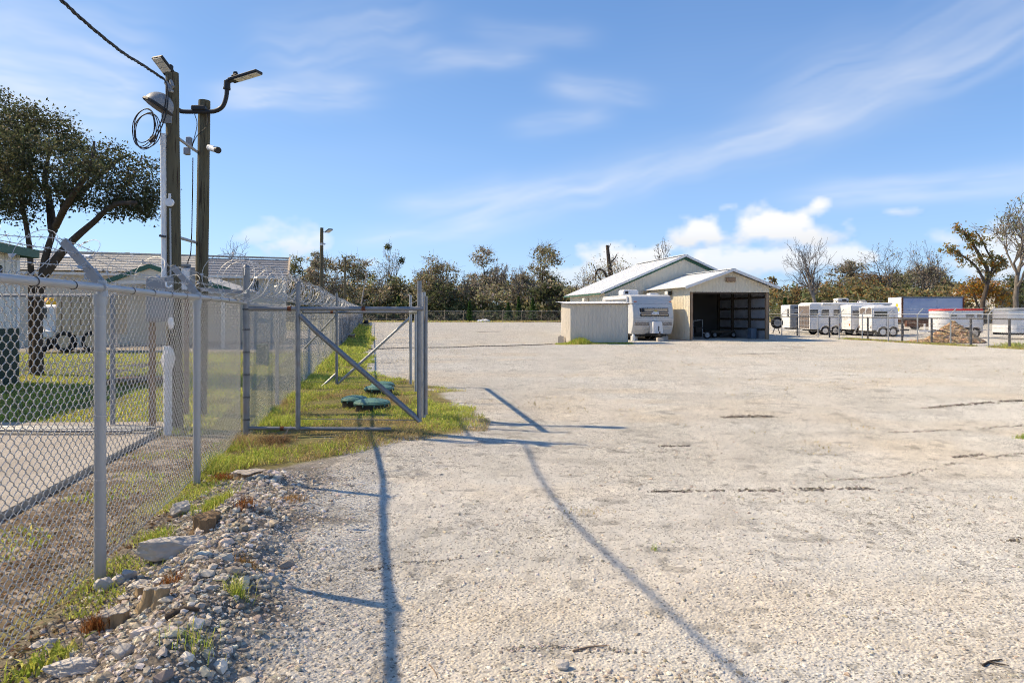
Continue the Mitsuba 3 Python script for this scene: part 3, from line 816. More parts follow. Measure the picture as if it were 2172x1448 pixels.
def leafy_tree(seed, base, h, w, r0, pal, label, group=None, name='leafy_tree', nclump=70, per=55, lsize=.3, low=.3, blobs=5, sig=.075, bark='mat_bark', gap=1.0):
    """A trunk with limbs drawn to many leaf clumps that fill a few overlapping lobes."""
    rng = np.random.default_rng(seed)
    base = np.asarray(base, float)
    lobes = []
    for j in range(blobs):
        a = rng.uniform(0, 6.28); rr = rng.uniform(.1, .62) * w / 2
        zz = h * rng.uniform(low + .18, .86)
        lobes.append((np.array([rr * math.cos(a), rr * math.sin(a), zz]), w * rng.uniform(.2, .32), h * rng.uniform(.1, .17)))
    lobes.append((np.array([rng.normal(0, w * .06), 0, h * .86]), w * .2, h * .13))
    cl = []
    for j in range(nclump):
        c, rx, rz = lobes[rng.integers(0, len(lobes))]
        u = rng.normal(size=3); u /= np.linalg.norm(u)
        u *= rng.uniform(.25, 1.05) ** .5
        cl.append(c + u * [rx, rx, rz])
    cl = np.array(cl)
    cl = cl[np.argsort(np.linalg.norm(cl - [0, 0, h * low], axis=1))]
    tp = smooth_path([(0, 0, -.2), (rng.normal(0, .15), rng.normal(0, .15), h * low), (rng.normal(0, w * .05), rng.normal(0, w * .05), h * .7)], 9)
    nodes = list(tp[4:]); rads = list(np.linspace(r0 * .7, r0 * .25, len(tp) - 4))
    P, R = [], []
    for c in cl:
        N = np.array(nodes)
        dist = np.linalg.norm(N - c, axis=1) + 1.2 * np.maximum(0, N[:, 2] - c[2])
        i = int(np.argmin(dist))
        a = N[i]; r = min(rads[i] * .7, .02 + .02 * np.linalg.norm(c - a))
        mid = (a + c) / 2 + rng.normal(0, .08, 3) * np.linalg.norm(c - a)
        pts = smooth_path([a, mid, c], 5)[:5]
        if len(pts) < 5: pts = np.vstack([pts, c[None]])
        P.append(pts[:5]); R.append(np.linspace(max(r, .03), .015, 5))
        nodes += [pts[2], c]; rads += [r * .8, r * .5]
    k = thing(name, label, 'tree', group)
    part(k, 'trunk', join([tube(tp + base, np.linspace(r0, r0 * .3, len(tp)), 7), tubes(np.array(P) + base, np.array(R), 4)]), bark, True)
    q = np.repeat(cl, 9, 0); e = rng.normal(0, 1, q.shape); e[:, 2] = np.abs(e[:, 2]) * .8 + .1
    e *= w * sig * 1.5 * rng.uniform(.5, 1.3, (len(q), 1)); bend = rng.normal(0, .12, q.shape) * w * sig
    part(k, 'twigs', tubes(np.stack([q, q + e * .5 + bend, q + e], 1) + base, np.tile([.022, .016, .009], (len(q), 1)) * (base[1] / 110), 3), 'mat_twig')
    m = len(cl)
    dens = rng.uniform(.35, 1.6, m) * gap
    idx = np.repeat(np.arange(m), np.maximum(3, (per * dens).astype(int)))
    c = cl[idx] + rng.normal(0, 1, (len(idx), 3)) * [w * sig, w * sig, w * sig * .72]
    tone = rng.uniform(.75, 1.25, m)[idx][:, None]
    msh, col = leaf_cards(rng, c + base, lsize, np.clip(palette(rng, pal, len(c)) * tone, 0, 1))
    part(k, 'crown', msh, 'mat_leaf', color=col)
    return k


def gp(px, y):
    """Ground point straight below the photograph's column px at distance y."""
    x = (px - CX) / FPX * y
    return np.array([x, y, float(rise(y))])


def htop(py, y):
    return EYE + (HY - py) / FPX * y - float(rise(y))


def wpx(n, y):
    return n / FPX * y


WOOD = 'trees along the back of the lot'
# (px, top py, width px, distance, kind, label)
LEAFY = [
    (628, 545, 80, 124, OLIVE, 'bushy grey green tree rising just right of the long building roof'),
    (668, 528, 62, 120, TAN, 'narrow pale tan leaved tree just left of the tall lamp pole'),
    (752, 540, 120, 126, BROWN, 'broad brown and olive tree right behind the short bare pole'),
    (842, 592, 85, 122, OLIVE, 'low olive tree beneath the bare tree with mistletoe balls'),
    (920, 541, 122, 122, BROWN, 'wide dark brown topped oak above the end of the front gate'),
    (940, 597, 100, 118, DARK, 'dark full green oak right of the front gate end post'),
    (1028, 524, 96, 132, TAN, 'open rounded pale crown tree in the middle of the back tree line'),
    (985, 612, 70, 128, OLIVE, 'olive tree filling the gap right of the dark oak'),
    (1152, 516, 104, 130, BROWN, 'tall spreading oak with open brown crown left of the lean-to shed'),
    (1165, 600, 80, 119, DARK, 'dark evergreen tree at the left corner of the lean-to shed'),
    (1108, 572, 50, 127, TAN, 'thin tan tree left of the tall spreading oak'),
    (1215, 612, 80, 116, OLIVE, 'olive bush-like tree peeping over the barn eave'),
    (1795, 551, 90, 108, TAN, 'grey tan tree right behind the large bare tree'),
    (1850, 578, 95, 104, RUST, 'rusty brown tree above the white horse trailers'),
    (1690, 612, 90, 96, RUST, 'rust orange tree right of the carport roof edge'),
    (1905, 575, 90, 106, OLIVE, 'olive tree above the front of the box trailer'),
    (1960, 560, 100, 110, TAN, 'tan grey tree above the middle of the box trailer'),
    (2010, 585, 90, 108, OLIVE, 'olive tree above the rear of the box trailer'),
    (2075, 588, 120, 84, GOLD, 'golden orange autumn tree left of the tall grey tree trunk'),
    (2150, 585, 110, 92, DARK, 'dark green tree behind the tall grey trunk at the right edge'),
    (1638, 585, 36, 112, RUST, 'small rusty treetop above the right end of the carport roof'),
    (560, 585, 90, 126, OLIVE, 'olive tree showing over the right end of the long building'),
]
for i, (px, py, wp, y, pal, lab) in enumerate(LEAFY):
    h, w = htop(py, y), wpx(wp, y)
    leafy_tree(100 + i, gp(px, y), h, w, .22 + .012 * h, pal, lab, WOOD, nclump=110, per=21, lsize=.23 * y / 120, low=.22, blobs=7, sig=.06)
BARE = [
    (842, 506, 84, 125, 'bare tree with two dark mistletoe balls in its top', dict(nch=(5, 4, 4, 3))),
    (1068, 545, 60, 124, 'slim bare grey tree in the middle of the back tree line', dict(nch=(5, 4, 4, 4))),
    (1098, 560, 54, 120, 'second slim bare tree right of the first one in the back tree line', dict(nch=(5, 4, 4, 4))),
    (1248, 560, 90, 100, 'bare branching tree behind the left end of the barn roof', dict(nch=BARE_N)),
    (1320, 535, 90, 104, 'bare grey tree right of the dead snag behind the barn roof', dict(nch=BARE_N)),
    (1396, 500, 62, 98, 'bare treetop rising over the barn roof peak', dict(nch=(5, 5, 4, 4))),
    (505, 494, 110, 70, 'bare shrubby tree rising behind the long building roof', dict(nch=(7, 5, 4, 4), spread=.55, trunk=.1, tmin=(.1, .3, .25, .2))),
    (1738, 494, 118, 84, 'large bare forked tree behind the horse trailers', dict(nch=(6, 5, 5, 4), spread=.62)),
    (1886, 512, 120, 100, 'thin pale bare tree leaning left over the box trailer front', dict(nch=BARE_N)),
    (1960, 506, 100, 98, 'bare open tree with grey twigs over the box trailer middle', dict(nch=BARE_N)),
    (700, 560, 80, 118, 'bare twiggy tree between the tall lamp pole and the short pole', dict(nch=BARE_N)),
    (590, 560, 80, 118, 'bare twiggy tree at the right end of the long building', dict(nch=BARE_N)),
    (800, 575, 70, 121, 'bare twiggy tree right of the leaning pole', dict(nch=BARE_N)),
    (1000, 570, 70, 119, 'bare twiggy tree between the dark oak and the pale crown tree', dict(nch=BARE_N)),
]
for i, (px, py, wp, y, lab, kw) in enumerate(BARE):
    h, w = htop(py, y), wpx(wp, y)
    kk = bare_tree(300 + i, gp(px, y), h, w, .16 + .012 * h, lab, WOOD, twig=.018 * y / 100, leaves=TAN, nleaf=500 if i not in (6, 7) else 0, lsize=.14, **kw)
    if i == 0:
        for qx, qy in ((822, 524), (852, 553)):
            rng = np.random.default_rng(qx)
            c = at(qx, qy, y) + rng.normal(0, .28, (160, 3))
            m, col = leaf_cards(rng, c, .2, palette(rng, DARK, 160))
            part(kk, 'mistletoe', m, 'mat_leaf', color=col)
# the tall half-bare tree at the right and the broken, leaning oak beside it
bare_tree(400, gp(2146, 82), htop(372, 82), wpx(250, 82), .36, 'very tall grey half bare tree at the right edge with sparse brown leaves', nch=(6, 5, 5, 4), spread=.58, leaves=TAN + OLIVE, nleaf=1500, lsize=.16, twig=.02)


def leaning_oak():
    rng = np.random.default_rng(41)
    y = 80
    k = thing('leaning_oak', 'leaning oak with orange tufted limbs reaching left at the far right', 'tree')
    L = [[at(2082, 690, y), at(2085, 640, y), at(2098, 585, y), at(2085, 555, y), at(2065, 520, y), at(2050, 500, y), at(2032, 487, y)],
         [at(2090, 600, y), at(2070, 565, y), at(2045, 545, y), at(2020, 530, y), at(2005, 533, y)],
         [at(2095, 590, y), at(2108, 560, y), at(2095, 535, y), at(2080, 505, y), at(2068, 490, y)], [at(2092, 595, y), at(2115, 570, y), at(2125, 545, y)]]
    P = [smooth_path(l, 16) for l in L]
    r = [(.28, .11), (.16, .05), (.15, .05), (.12, .04)]
    part(k, 'trunk', join([tube(p, np.linspace(a, b, len(p)), 7) for p, (a, b) in zip(P, r)]), 'mat_bark', True)
    c = []
    for p, m in zip(P, (52, 30, 24, 34)):
        q = p[4:][rng.integers(0, len(p) - 4, m)] + rng.normal(0, .32, (m, 3))
        c.append(np.repeat(q, 16, 0) + rng.normal(0, .2, (m * 16, 3)))
    c = np.vstack(c)
    m, col = leaf_cards(rng, c, .17, palette(rng, GOLD + OLIVE + OLIVE, len(c)))
    part(k, 'leaves', m, 'mat_leaf', color=col)


leaning_oak()


def snag():
    rng = np.random.default_rng(7)
    y = 96
    k = thing('dead_snag', 'dead broken tree trunk with curled limbs behind the barn roof', 'tree')
    L = [([at(1296, 665, y), at(1297, 600, y), at(1292, 560, y), at(1288, 520, y)], .5, .22),
         ([at(1294, 600, y), at(1280, 575, y), at(1268, 572, y), at(1262, 588, y), at(1266, 600, y)], .22, .08),
         ([at(1292, 560, y), at(1304, 548, y), at(1309, 538, y)], .14, .04), ([at(1295, 610, y), at(1272, 590, y), at(1258, 560, y)], .18, .05),
         ([at(1289, 530, y), at(1296, 516, y)], .1, .03), ([at(1296, 620, y), at(1315, 590, y), at(1330, 566, y)], .16, .04)]
    part(k, 'trunk', join([tube(smooth_path(p, 14), np.linspace(a, b, len(smooth_path(p, 14))), 7) for p, a, b in L]), 'mat_bark', True)
    c = np.vstack([at(1275, 590, y) + rng.normal(0, 1, (700, 3)) * [1.3, 1, 1.3], at(1310, 590, y) + rng.normal(0, 1, (900, 3)) * [1.2, 1, 1.4]])
    m, col = leaf_cards(rng, c, .13, palette(rng, TAN, len(c)))
    part(k, 'twig_leaves', m, 'mat_leaf', color=col)


snag()


def pine(seed, base, h, w, label):
    rng = np.random.default_rng(seed)
    k = thing('young_pine', label, 'tree', 'young pines along the back fence')
    part(k, 'trunk', tube([base, base + [0, 0, h]], [.09, .02], 6), 'mat_bark', True)
    n = 900
    t = rng.uniform(.06, 1, n) ** .8
    a = rng.uniform(0, 6.28, n); lay = .6 + .4 * np.cos(t * 40 + a)
    r = w / 2 * (1.02 - t) * rng.uniform(.3, 1, n) * lay
    c = base + np.stack([r * np.cos(a), r * np.sin(a), t * h], 1)
    m, col = leaf_cards(rng, c, .2, palette(rng, PINE, n))
    part(k, 'crown', m, 'mat_leaf', color=col)


for i, (px, py, wp, y, lab) in enumerate([(996, 640, 24, 108.8, 'young pine against the back fence right of the front gate post'), (1078, 642, 26, 112, 'young pine behind the back fence at the middle'),
                                          (1100, 630, 24, 114, 'taller young pine right of the middle one behind the back fence'), (1130, 632, 34, 113, 'bright green young pine left of the lean-to shed'),
                                          (1665, 632, 30, 80, 'bright green young pine at the left end of the horse trailers'), (845, 628, 22, 116, 'yellow green young pine left of the gate end post')]):
    pine(500 + i, gp(px, y), htop(py, y), wpx(wp, y), lab)


def thicket(name, spans, label, seed, pal):
    """The undergrowth below the wood, one mass nobody could count."""
    rng = np.random.default_rng(seed)
    C, K = [], []
    for x0, x1, y0, y1, hgt, n in spans:
        m = n // 28
        cx, cy = rng.uniform(x0, x1, m), rng.uniform(y0, y1, m)
        ph = fb(np.stack([cx * .12, cy * .12, 0 * cx], -1), 3, seed)
        cz = rng.uniform(.02, 1, m) ** .8 * hgt * (.45 + .95 * ph)
        i = np.repeat(np.arange(m), 28)
        C.append(np.stack([cx, cy, cz + rise(cy)], 1)[i] + rng.normal(0, .5, (m * 28, 3)))
        t = nz(np.stack([cx * .1, cy * .1, cz * .2], -1), seed + 1)[i]
        pa, pb = palette(rng, pal[0], m * 28), palette(rng, pal[1], m * 28)
        K.append(np.where((t > .5)[:, None], pa, pb) * rng.uniform(.7, 1.2, m)[i][:, None])
    m, col = leaf_cards(rng, np.vstack(C), .3, np.vstack(K))
    solo(name, m, 'mat_leaf', label, 'undergrowth', kind='stuff', color=col)


thicket('undergrowth', [(-62, 18, 116, 124, 2.6, 30000), (-62, 16, 117, 134, 6.5, 42000), (-62, 16, 124, 136, 6.8, 18000)], 'dense dark brush filling the foot of the back tree line', 61, (DARK + OLIVE, OLIVE + TAN + TAN))
thicket('autumn_brush', [(38, 100, 94, 104, 2.4, 12000), (38, 96, 96, 116, 5.2, 24000), (38, 60, 90, 100, 4.5, 6000)], 'mixed rusty and olive brush behind the trailers on the right', 62, (RUST + OLIVE, OLIVE + DARK))


def yard_oak():
    rng = np.random.default_rng(11)
    y = 18.7
    k = thing('live_oak', 'dark leafy live oak with forked trunk beside the white house on the left', 'tree')
    A = lambda px, py, dy=0: at(px, py, y + dy)
    L = [([A(82, 815), A(80, 690), A(88, 600), A(98, 540), A(118, 480), A(140, 430), A(170, 390)], .14, .045),
         ([A(70, 815, .2), A(68, 680, .2), A(66, 590, .1), A(62, 520), A(52, 460), A(38, 400), A(15, 350)], .10, .04),
         ([A(92, 585), A(135, 530), A(165, 500, -.4), A(200, 470, -.6), A(240, 435, -.9), A(290, 430, -1)], .13, .05),
         ([A(112, 490), A(105, 430, .6), A(95, 370, 1.2), A(110, 310, 1.5)], .12, .04),
         ([A(135, 440), A(180, 400, .8), A(235, 350, 1.0), A(270, 330, 1)], .11, .035),
         ([A(40, 405), A(10, 360, -.8), A(-40, 320, -1), A(-90, 300, -1)], .08, .03), ([A(118, 480), A(150, 420, -1.2), A(190, 360, -1.6), A(200, 300, -1.5)], .1, .03)]
    P = [smooth_path(p, 20) for p, _, _ in L]
    limbs = [tube(p, np.linspace(a, b, len(p)), 8) for p, (_, a, b) in zip(P, L)]
    nodes = np.vstack([p[len(p) // 2:] for p in P])
    # the crown: lobes (centre px, py, offset in depth, half width px, half height px)
    lobes = [(20, 255, 0, 70, 50), (100, 290, .8, 75, 50), (185, 330, -.4, 65, 45), (-60, 320, .5, 110, 90), (90, 375, -1, 75, 45), (285, 395, -.2, 48, 48), (5, 400, .3, 70, 55),
             (10, 218, .6, 30, 18), (200, 410, -.6, 55, 40), (70, 245, -.5, 35, 25), (308, 450, .2, 28, 40), (15, 320, -1.6, 60, 50), (150, 355, -1.8, 60, 45), (268, 345, 0, 42, 26), (45, 440, -.4, 45, 28),
             (150, 425, .4, 45, 26), (255, 440, -.3, 40, 28), (-40, 430, 0, 60, 40), (325, 400, .3, 16, 60), (130, 262, .2, 28, 16), (225, 318, .3, 26, 14)]
    cl = []
    wts = np.array([l[3] * l[4] for l in lobes], float); wts /= wts.sum()
    for j in range(330):
        px, py, dy, hx, hy = lobes[rng.choice(len(lobes), p=wts)]
        u = rng.normal(size=3); u *= rng.uniform(.15, 1.0) ** .45 / np.linalg.norm(u)
        c = at(px, py, y + dy) + u * [hx * y / FPX, hx * y / FPX * .95, hy * y / FPX]
        if c[0] < -9.65: cl.append(c)
    cl = np.array(cl)
    tw, tr, ends = [], [], []
    nd = nodes
    for c in cl[np.argsort([np.min(np.linalg.norm(nodes - c, axis=1)) for c in cl])]:
        i = np.argmin(np.linalg.norm(nd - c, axis=1) + .4 * np.maximum(0, nd[:, 2] - c[2]))
        a = nd[i]; d = np.linalg.norm(c - a)
        pts = np.array([a, a + (c - a) * .35 + rng.normal(0, .07, 3) * d, a + (c - a) * .7 + rng.normal(0, .07, 3) * d, c])
        tw.append(pts); tr.append(np.linspace(min(.04, .008 + .018 * d), .006, 4))
        nd = np.vstack([nd, pts[2:3], c[None]])
    part(k, 'trunk', join(limbs), 'mat_bark', True)
    part(k, 'branches', tubes(np.array(tw), np.array(tr), 4), 'mat_bark', True)
    n = 112
    idx = np.repeat(np.arange(len(cl)), n)
    off = rng.normal(0, 1, (len(idx), 3)) * [.21, .21, .12]
    c = cl[idx] + off
    pal = [(.085, .10, .05), (.115, .125, .065), (.06, .07, .038), (.17, .17, .11)]
    m, col = leaf_cards(rng, c, .044, palette(rng, pal, len(c), .35))
    part(k, 'crown', m, 'mat_leaf', color=col)


yard_oak()


# ------------------------------------------------------------------ fences
NF = np.array([UF[1], -UF[0]])                          # to its right, into the lot
if NF[0] < 0: NF = -NF


def fp(y, off=0.0, z=0.0):
    return np.array([fence_x(y) + NF[0] * off, y + NF[1] * off, z + float(rise(y))])


def chain_link(p0, p1, z0, z1, pitch=.039, r=.0029, sub=4, sides=4, depth=.006, seed=0, row=.86):
    """Woven wires between two plan points: each wire zigzags up and is hooked into its neighbours."""
    p0, p1 = np.asarray(p0, float), np.asarray(p1, float)
    L = np.linalg.norm(p1 - p0); d = (p1 - p0) / L; nn = np.array([d[1], -d[0]])
    nw = int(L / pitch); ns = int((z1 - z0) / (pitch * row))
    t = np.arange(ns * sub + 1) / sub
    ph = t[None] + (np.arange(nw)[:, None] % 2)
    tri = np.arcsin(.9 * np.cos(PI * ph)) / math.asin(.9) if sub > 1 else np.cos(PI * ph)
    x = (np.arange(nw)[:, None] + .5 + .54 * tri) * pitch
    z = z0 + (z1 - z0) * t / ns + 0 * x
    q = np.stack([x * .7, z * .9, 0 * x], -1)
    sag = .03 * (fb(q, 2, seed) - .5)
    off = depth * np.sin(PI * ph) * (1 if sub > 1 else 0) + sag
    P = np.stack([p0[0] + d[0] * x + nn[0] * off, p0[1] + d[1] * x + nn[1] * off, z], -1)
    P[..., 2] += rise(P[..., 1])
    return tubes(P, np.full(P.shape[:2], r), sides)


def barbed_wire(pts, r=.0017, gap=.13, rng=None):
    """Two twisted strands with four-pointed barbs."""
    P = smooth_path(pts, 10 * len(pts))
    L = np.r_[0, np.cumsum(np.linalg.norm(np.diff(P, axis=0), axis=1))]
    s = np.arange(0, L[-1], .022)
    C = np.stack([np.interp(s, L, P[:, k]) for k in range(3)], 1)
    tg = np.gradient(C, axis=0); tg /= np.linalg.norm(tg, axis=1, keepdims=True)
    a = np.cross(tg, [0, 0, 1.0]); a /= np.linalg.norm(a, axis=1, keepdims=True) + 1e-9
    b = np.cross(tg, a)
    ph = s[:, None] * 2 * PI / .09
    o = r * .95 * (np.cos(ph) * a + np.sin(ph) * b)
    parts = [tube(C + o, r, 3, False), tube(C - o, r, 3, False)]
    for x in np.arange(.05, L[-1], gap):
        i = min(int(x / .022), len(C) - 1)
        for k in range(2):
            an = x * 31 + k * 1.6
            v = (np.cos(an) * a[i] + np.sin(an) * b[i]) * .022
            w = tg[i] * .007 * (2 * k - 1)
            parts.append(tube([C[i] - v + w, C[i] + v + w], r * .95, 3, False))
        parts.append(tube([C[i] - tg[i] * .009, C[i] + tg[i] * .009], r * 2.4, 4, False))
    return join(parts)


def coil(y0, y1, off, z, R, pitch, r, seed, n=16, wob=.15, barbs=4, flat=False):
    """A concertina of razor or barbed wire along the long fence."""
    rng = np.random.default_rng(seed)
    turns = int(math.hypot(1, FK) * (y1 - y0) / pitch)
    t = np.arange(turns * n + 1) / n
    k = np.floor(t).astype(int)
    Rr = R * (1 + wob * np.interp(t, np.arange(turns + 2), rng.uniform(-1, 1, turns + 2)))
    zo = .06 * np.interp(t, np.arange(turns + 2), rng.uniform(-1, 1, turns + 2))
    y = y0 + (y1 - y0) * (t + .28 * np.sin(2 * PI * t)) / turns
    s = off + Rr * np.cos(2 * PI * t)
    P = np.stack([fence_x(y) + NF[0] * s, y + NF[1] * s, z + zo + Rr * np.sin(2 * PI * t) + rise(y)], 1)
    parts = [tube(P, r, 4 if not flat else 3, False)]
    tg = np.gradient(P, axis=0); tg /= np.linalg.norm(tg, axis=1, keepdims=True)
    if barbs:
        m = len(P) // barbs
        i = (np.arange(m) * barbs + 1).clip(0, len(P) - 1)
        a = np.cross(tg[i], rng.normal(size=(m, 3))); a /= np.linalg.norm(a, axis=1, keepdims=True)
        h = .022
        v = np.stack([P[i] - a * h - tg[i] * .012, P[i] + a * h - tg[i] * .012, P[i] + a * h * .5 + tg[i] * .012, P[i] - a * h * .5 + tg[i] * .012], 1).reshape(-1, 3)
        f = (np.array([[0, 1, 2], [0, 2, 3]])[None] + (np.arange(m) * 4)[:, None, None]).reshape(-1, 3)
        parts.append((v, f))
    return join(parts)


def ring_band(c, axis, R, w=.016, sides=14):
    d = np.asarray(axis, float); d = d / np.linalg.norm(d)
    return tube([c - d * w / 2, c + d * w / 2], R, sides)


def near_fence():
    k = thing('chain_link_fence', 'long galvanised chain link fence with razor wire along the left of the lot', 'fence')
    zt = 1.82
    posts = [1.9, 4.28, 6.62]
    for y in posts:
        P = part(k, 'post', join([tube([fp(y, -.012, -.2), fp(y, -.012, zt - .055)], .034, 18), ring_band(fp(y, -.012, zt - .075), [0, 0, 1], .040, .07, 18)]), 'mat_galv', 40)
        c = fp(y, 0, zt)
        part(P, 'loop_cap', join([tube([c - np.r_[UF, 0] * .03, c + np.r_[UF, 0] * .03], .034, 16), tube([c - [0, 0, .06], c + [0, 0, .045]], [.036, .026], 14)]), 'mat_galv', 40)
        part(P, 'tie_wire', join([ring_band(fp(y, -.012, z), [.1, 0, 1], .037, .006) for z in (.32, .62, 1.02, 1.42, 1.64)]), 'mat_wire')
        # the barb arm: a folded strip leaning back over the yard
        n3, u3 = np.r_[NF, 0], np.r_[UF, 0]
        a, b = c + [0, 0, .02], c - n3 * .24 + [0, 0, .29] + u3 * .05
        part(P, 'barb_arm', join([bar(a, b, .022, .052), bar(a - [0, 0, .03], a + (b - a) * .3, .034, .066)]), 'mat_grey_paint')
    # the heavy corner post where the gates hang
    c = fp(9.12, 0, 0)
    P = part(k, 'corner_post', join([tube([c - [0, 0, .3], c + [0, 0, 2.28]], .044, 20), tube([c + [0, 0, 2.28], c + [0, 0, 2.31]], [.047, .03], 20)]), 'mat_pipe', 40)
    for z in (.25, .55, .85, 1.15, 1.45, 1.72):
        part(P, 'tension_band', ring_band(c + [0, 0, z], [0, 0, 1], .05, .022, 18), 'mat_post_dark')
    part(P, 'side_arm', join([bar(c + [-.05, .02, 1.95], c + [-.62, .05, 1.99], .05, .05)]), 'mat_grey_paint')
    part(k, 'top_rail', tube([fp(.4, 0, zt - .012), fp(1.9, 0, zt), fp(3, 0, zt - .004), fp(4.28, 0, zt), fp(5.4, 0, zt - .005), fp(6.62, 0, zt), fp(8, 0, zt - .004), fp(9.1, 0, zt - .015)], .0235, 14), 'mat_galv', 40)
    part(k, 'tie_wire', join([ring_band(fp(y, 0, zt - .003), np.r_[UF, .25], .0275, .007) for y in np.r_[2.5, 3.0, 3.42, 3.86, 4.8, 5.25, 5.7, 6.15, 7.05, 7.5, 7.95, 8.4, 8.8]]), 'mat_post_dark')
    part(k, 'tension_wire', tube([fp(y, -.056, .05 + .012 * math.sin(y * 7)) for y in np.linspace(.4, 9.1, 30)], .003, 4), 'mat_wire')
    for j, (a, b) in enumerate(((.6, 4.28), (4.28, 6.62), (6.62, 9.1))):
        part(k, 'chain_link_mesh', chain_link(fp(a, -.056)[:2], fp(b, -.056)[:2], .035, 1.868, r=(.0029, .0028, .0026)[j], row=(.86, .86, .86)[j], seed=j), 'mat_wire', True)
    for f_, sg in ((.36, .05), (.66, .07), (.95, .06)):
        pts = []
        for a, b in ((.3, 1.9), (1.9, 4.28), (4.28, 6.62), (6.62, 9.1)):
            for t in (0, .35, .7):
                y = a + (b - a) * t
                pts.append(fp(y, -.24 * f_, zt + .02 + .29 * f_ - sg * 4 * t * (1 - t) * (.6 + .5 * math.sin(y * 9 + f_ * 7))))
        pts.append(fp(9.1, -.03, zt + .1 + .3 * f_))
        part(k, 'barbed_wire', barbed_wire(pts), 'mat_wire')
    part(k, 'loose_coil', coil(2.2, 7.3, -.12, zt + .13, .17, .62, .0019, 5, n=22, wob=.45, barbs=9), 'mat_wire')
    # beyond the corner post
    ys_ = [12.1, 15.1, 18.1, 21.1, 24.1, 27.1, 30.1] + list(np.arange(33.2, 100, 3.1))
    zr = 1.78
    for y in ys_:
        P = part(k, 'post', tube([fp(y, -.012, -.2), fp(y, -.012, zr)], .033, 10), 'mat_galv', 40)
        if y < 60: part(P, 'barb_arm', bar(fp(y, 0, zr), fp(y, .30, zr + .33), .05, .012), 'mat_galv')
    part(k, 'top_rail', tube([fp(y, 0, zr) for y in np.linspace(9.15, 104, 40)], .022, 8), 'mat_galv', True)
    part(k, 'chain_link_mesh', chain_link(fp(9.15, .028)[:2], fp(16, .028)[:2], .03, 1.83, r=.0022, sub=4, sides=3, seed=4), 'mat_wire', True)
    part(k, 'chain_link_mesh', chain_link(fp(16, .028)[:2], fp(30, .028)[:2], .03, 1.83, pitch=.045, r=.0022, sub=2, sides=3, seed=5), 'mat_wire')
    part(k, 'chain_link_mesh', chain_link(fp(30, .028)[:2], fp(104, .028)[:2], .03, 1.83, pitch=.075, r=.0038, sub=1, sides=3, seed=6), 'mat_wire_far')
    part(k, 'razor_coil', coil(7.4, 14, .06, zr + .34, .24, .34, .0036, 8, n=20, wob=.16, barbs=3), 'mat_wire')
    part(k, 'razor_coil', coil(9.3, 34, .20, zr + .34, .22, .30, .0036, 9, n=16, wob=.14, barbs=4), 'mat_wire')
    part(k, 'razor_coil', coil(34, 70, .20, zr + .34, .22, .42, .006, 10, n=10, wob=.14, barbs=0, flat=True), 'mat_wire')
    for f_ in (.4, .75, 1.0):
        part(k, 'barbed_wire', join([tube([fp(y, .30 * f_, zr + .33 * f_ - .02 * math.sin(y * 2.1)) for y in np.linspace(9.15, 60, 60)], .003, 3, False)]), 'mat_wire')


near_fence()
k = thing('board_fence', 'weathered grey board fence behind the far part of the chain link fence', 'fence')
rng = np.random.default_rng(3)
B = []
for y in np.arange(33, 104, .15):
    hgt = 1.62 + rng.normal(0, .05)
    if rng.random() < .03: continue
    c = fp(y, -.14 + rng.normal(0, .01))
    B.append(xf(box(-.066, .066, -.011, .011, -.05, hgt), np.array([[UF[0], NF[0], rng.normal(0, .01), c[0]], [UF[1], NF[1], 0, c[1]], [0, 0, 1, c[2]], [0, 0, 0, 1.]])))
part(k, 'boards', join(B), 'mat_grey_board', kind='stuff')
for z in (.4, 1.3):
    part(k, 'rail', join([bar(fp(y, -.2, z), fp(y + 3.1, -.2, z), .04, .09) for y in np.arange(33, 101, 3.1)]), 'mat_grey_board')

# the second fence inside the yard
k = thing('yard_fence', 'grey pipe fence with a single top rail inside the yard behind the near fence', 'fence')
for x in (-5.86, -8.7, -11.6):
    part(k, 'post', tube([(x, 10.02, -.1), (x, 10.02, 1.93)], .035, 12), 'mat_grey_paint', 40)
part(k, 'top_rail', tube([(-12.5, 10.02, 1.93), (-5.86, 10.02, 1.93)], .022, 10), 'mat_grey_paint', 40)

# the wire fence across the back
k = thing('back_fence', 'chain link fence with pale posts across the back of the lot below the trees', 'fence')
yb = 110.0
for x in np.arange(-26.5, 33, 3.12):
    P = part(k, 'post', join([tube([(x, yb, .2), (x, yb, .46 + 1.75)], .04, 6), bar((x, yb, .46 + 1.75), (x + .16, yb - .2, .46 + 2.0), .04, .04)]), 'mat_tan', label='pale tan post')
part(k, 'top_rail', tube([(-27, yb, 2.19), (33, yb, 2.19)], .03, 6), 'mat_wire_far')
part(k, 'chain_link_mesh', (lambda v, f: (v + [0, 0, 0], f))(*chain_link((-27, yb + .05), (33, yb + .05), .03, 1.74, pitch=.11, r=.0065, sub=1, sides=3, seed=12)), 'mat_wire_far')

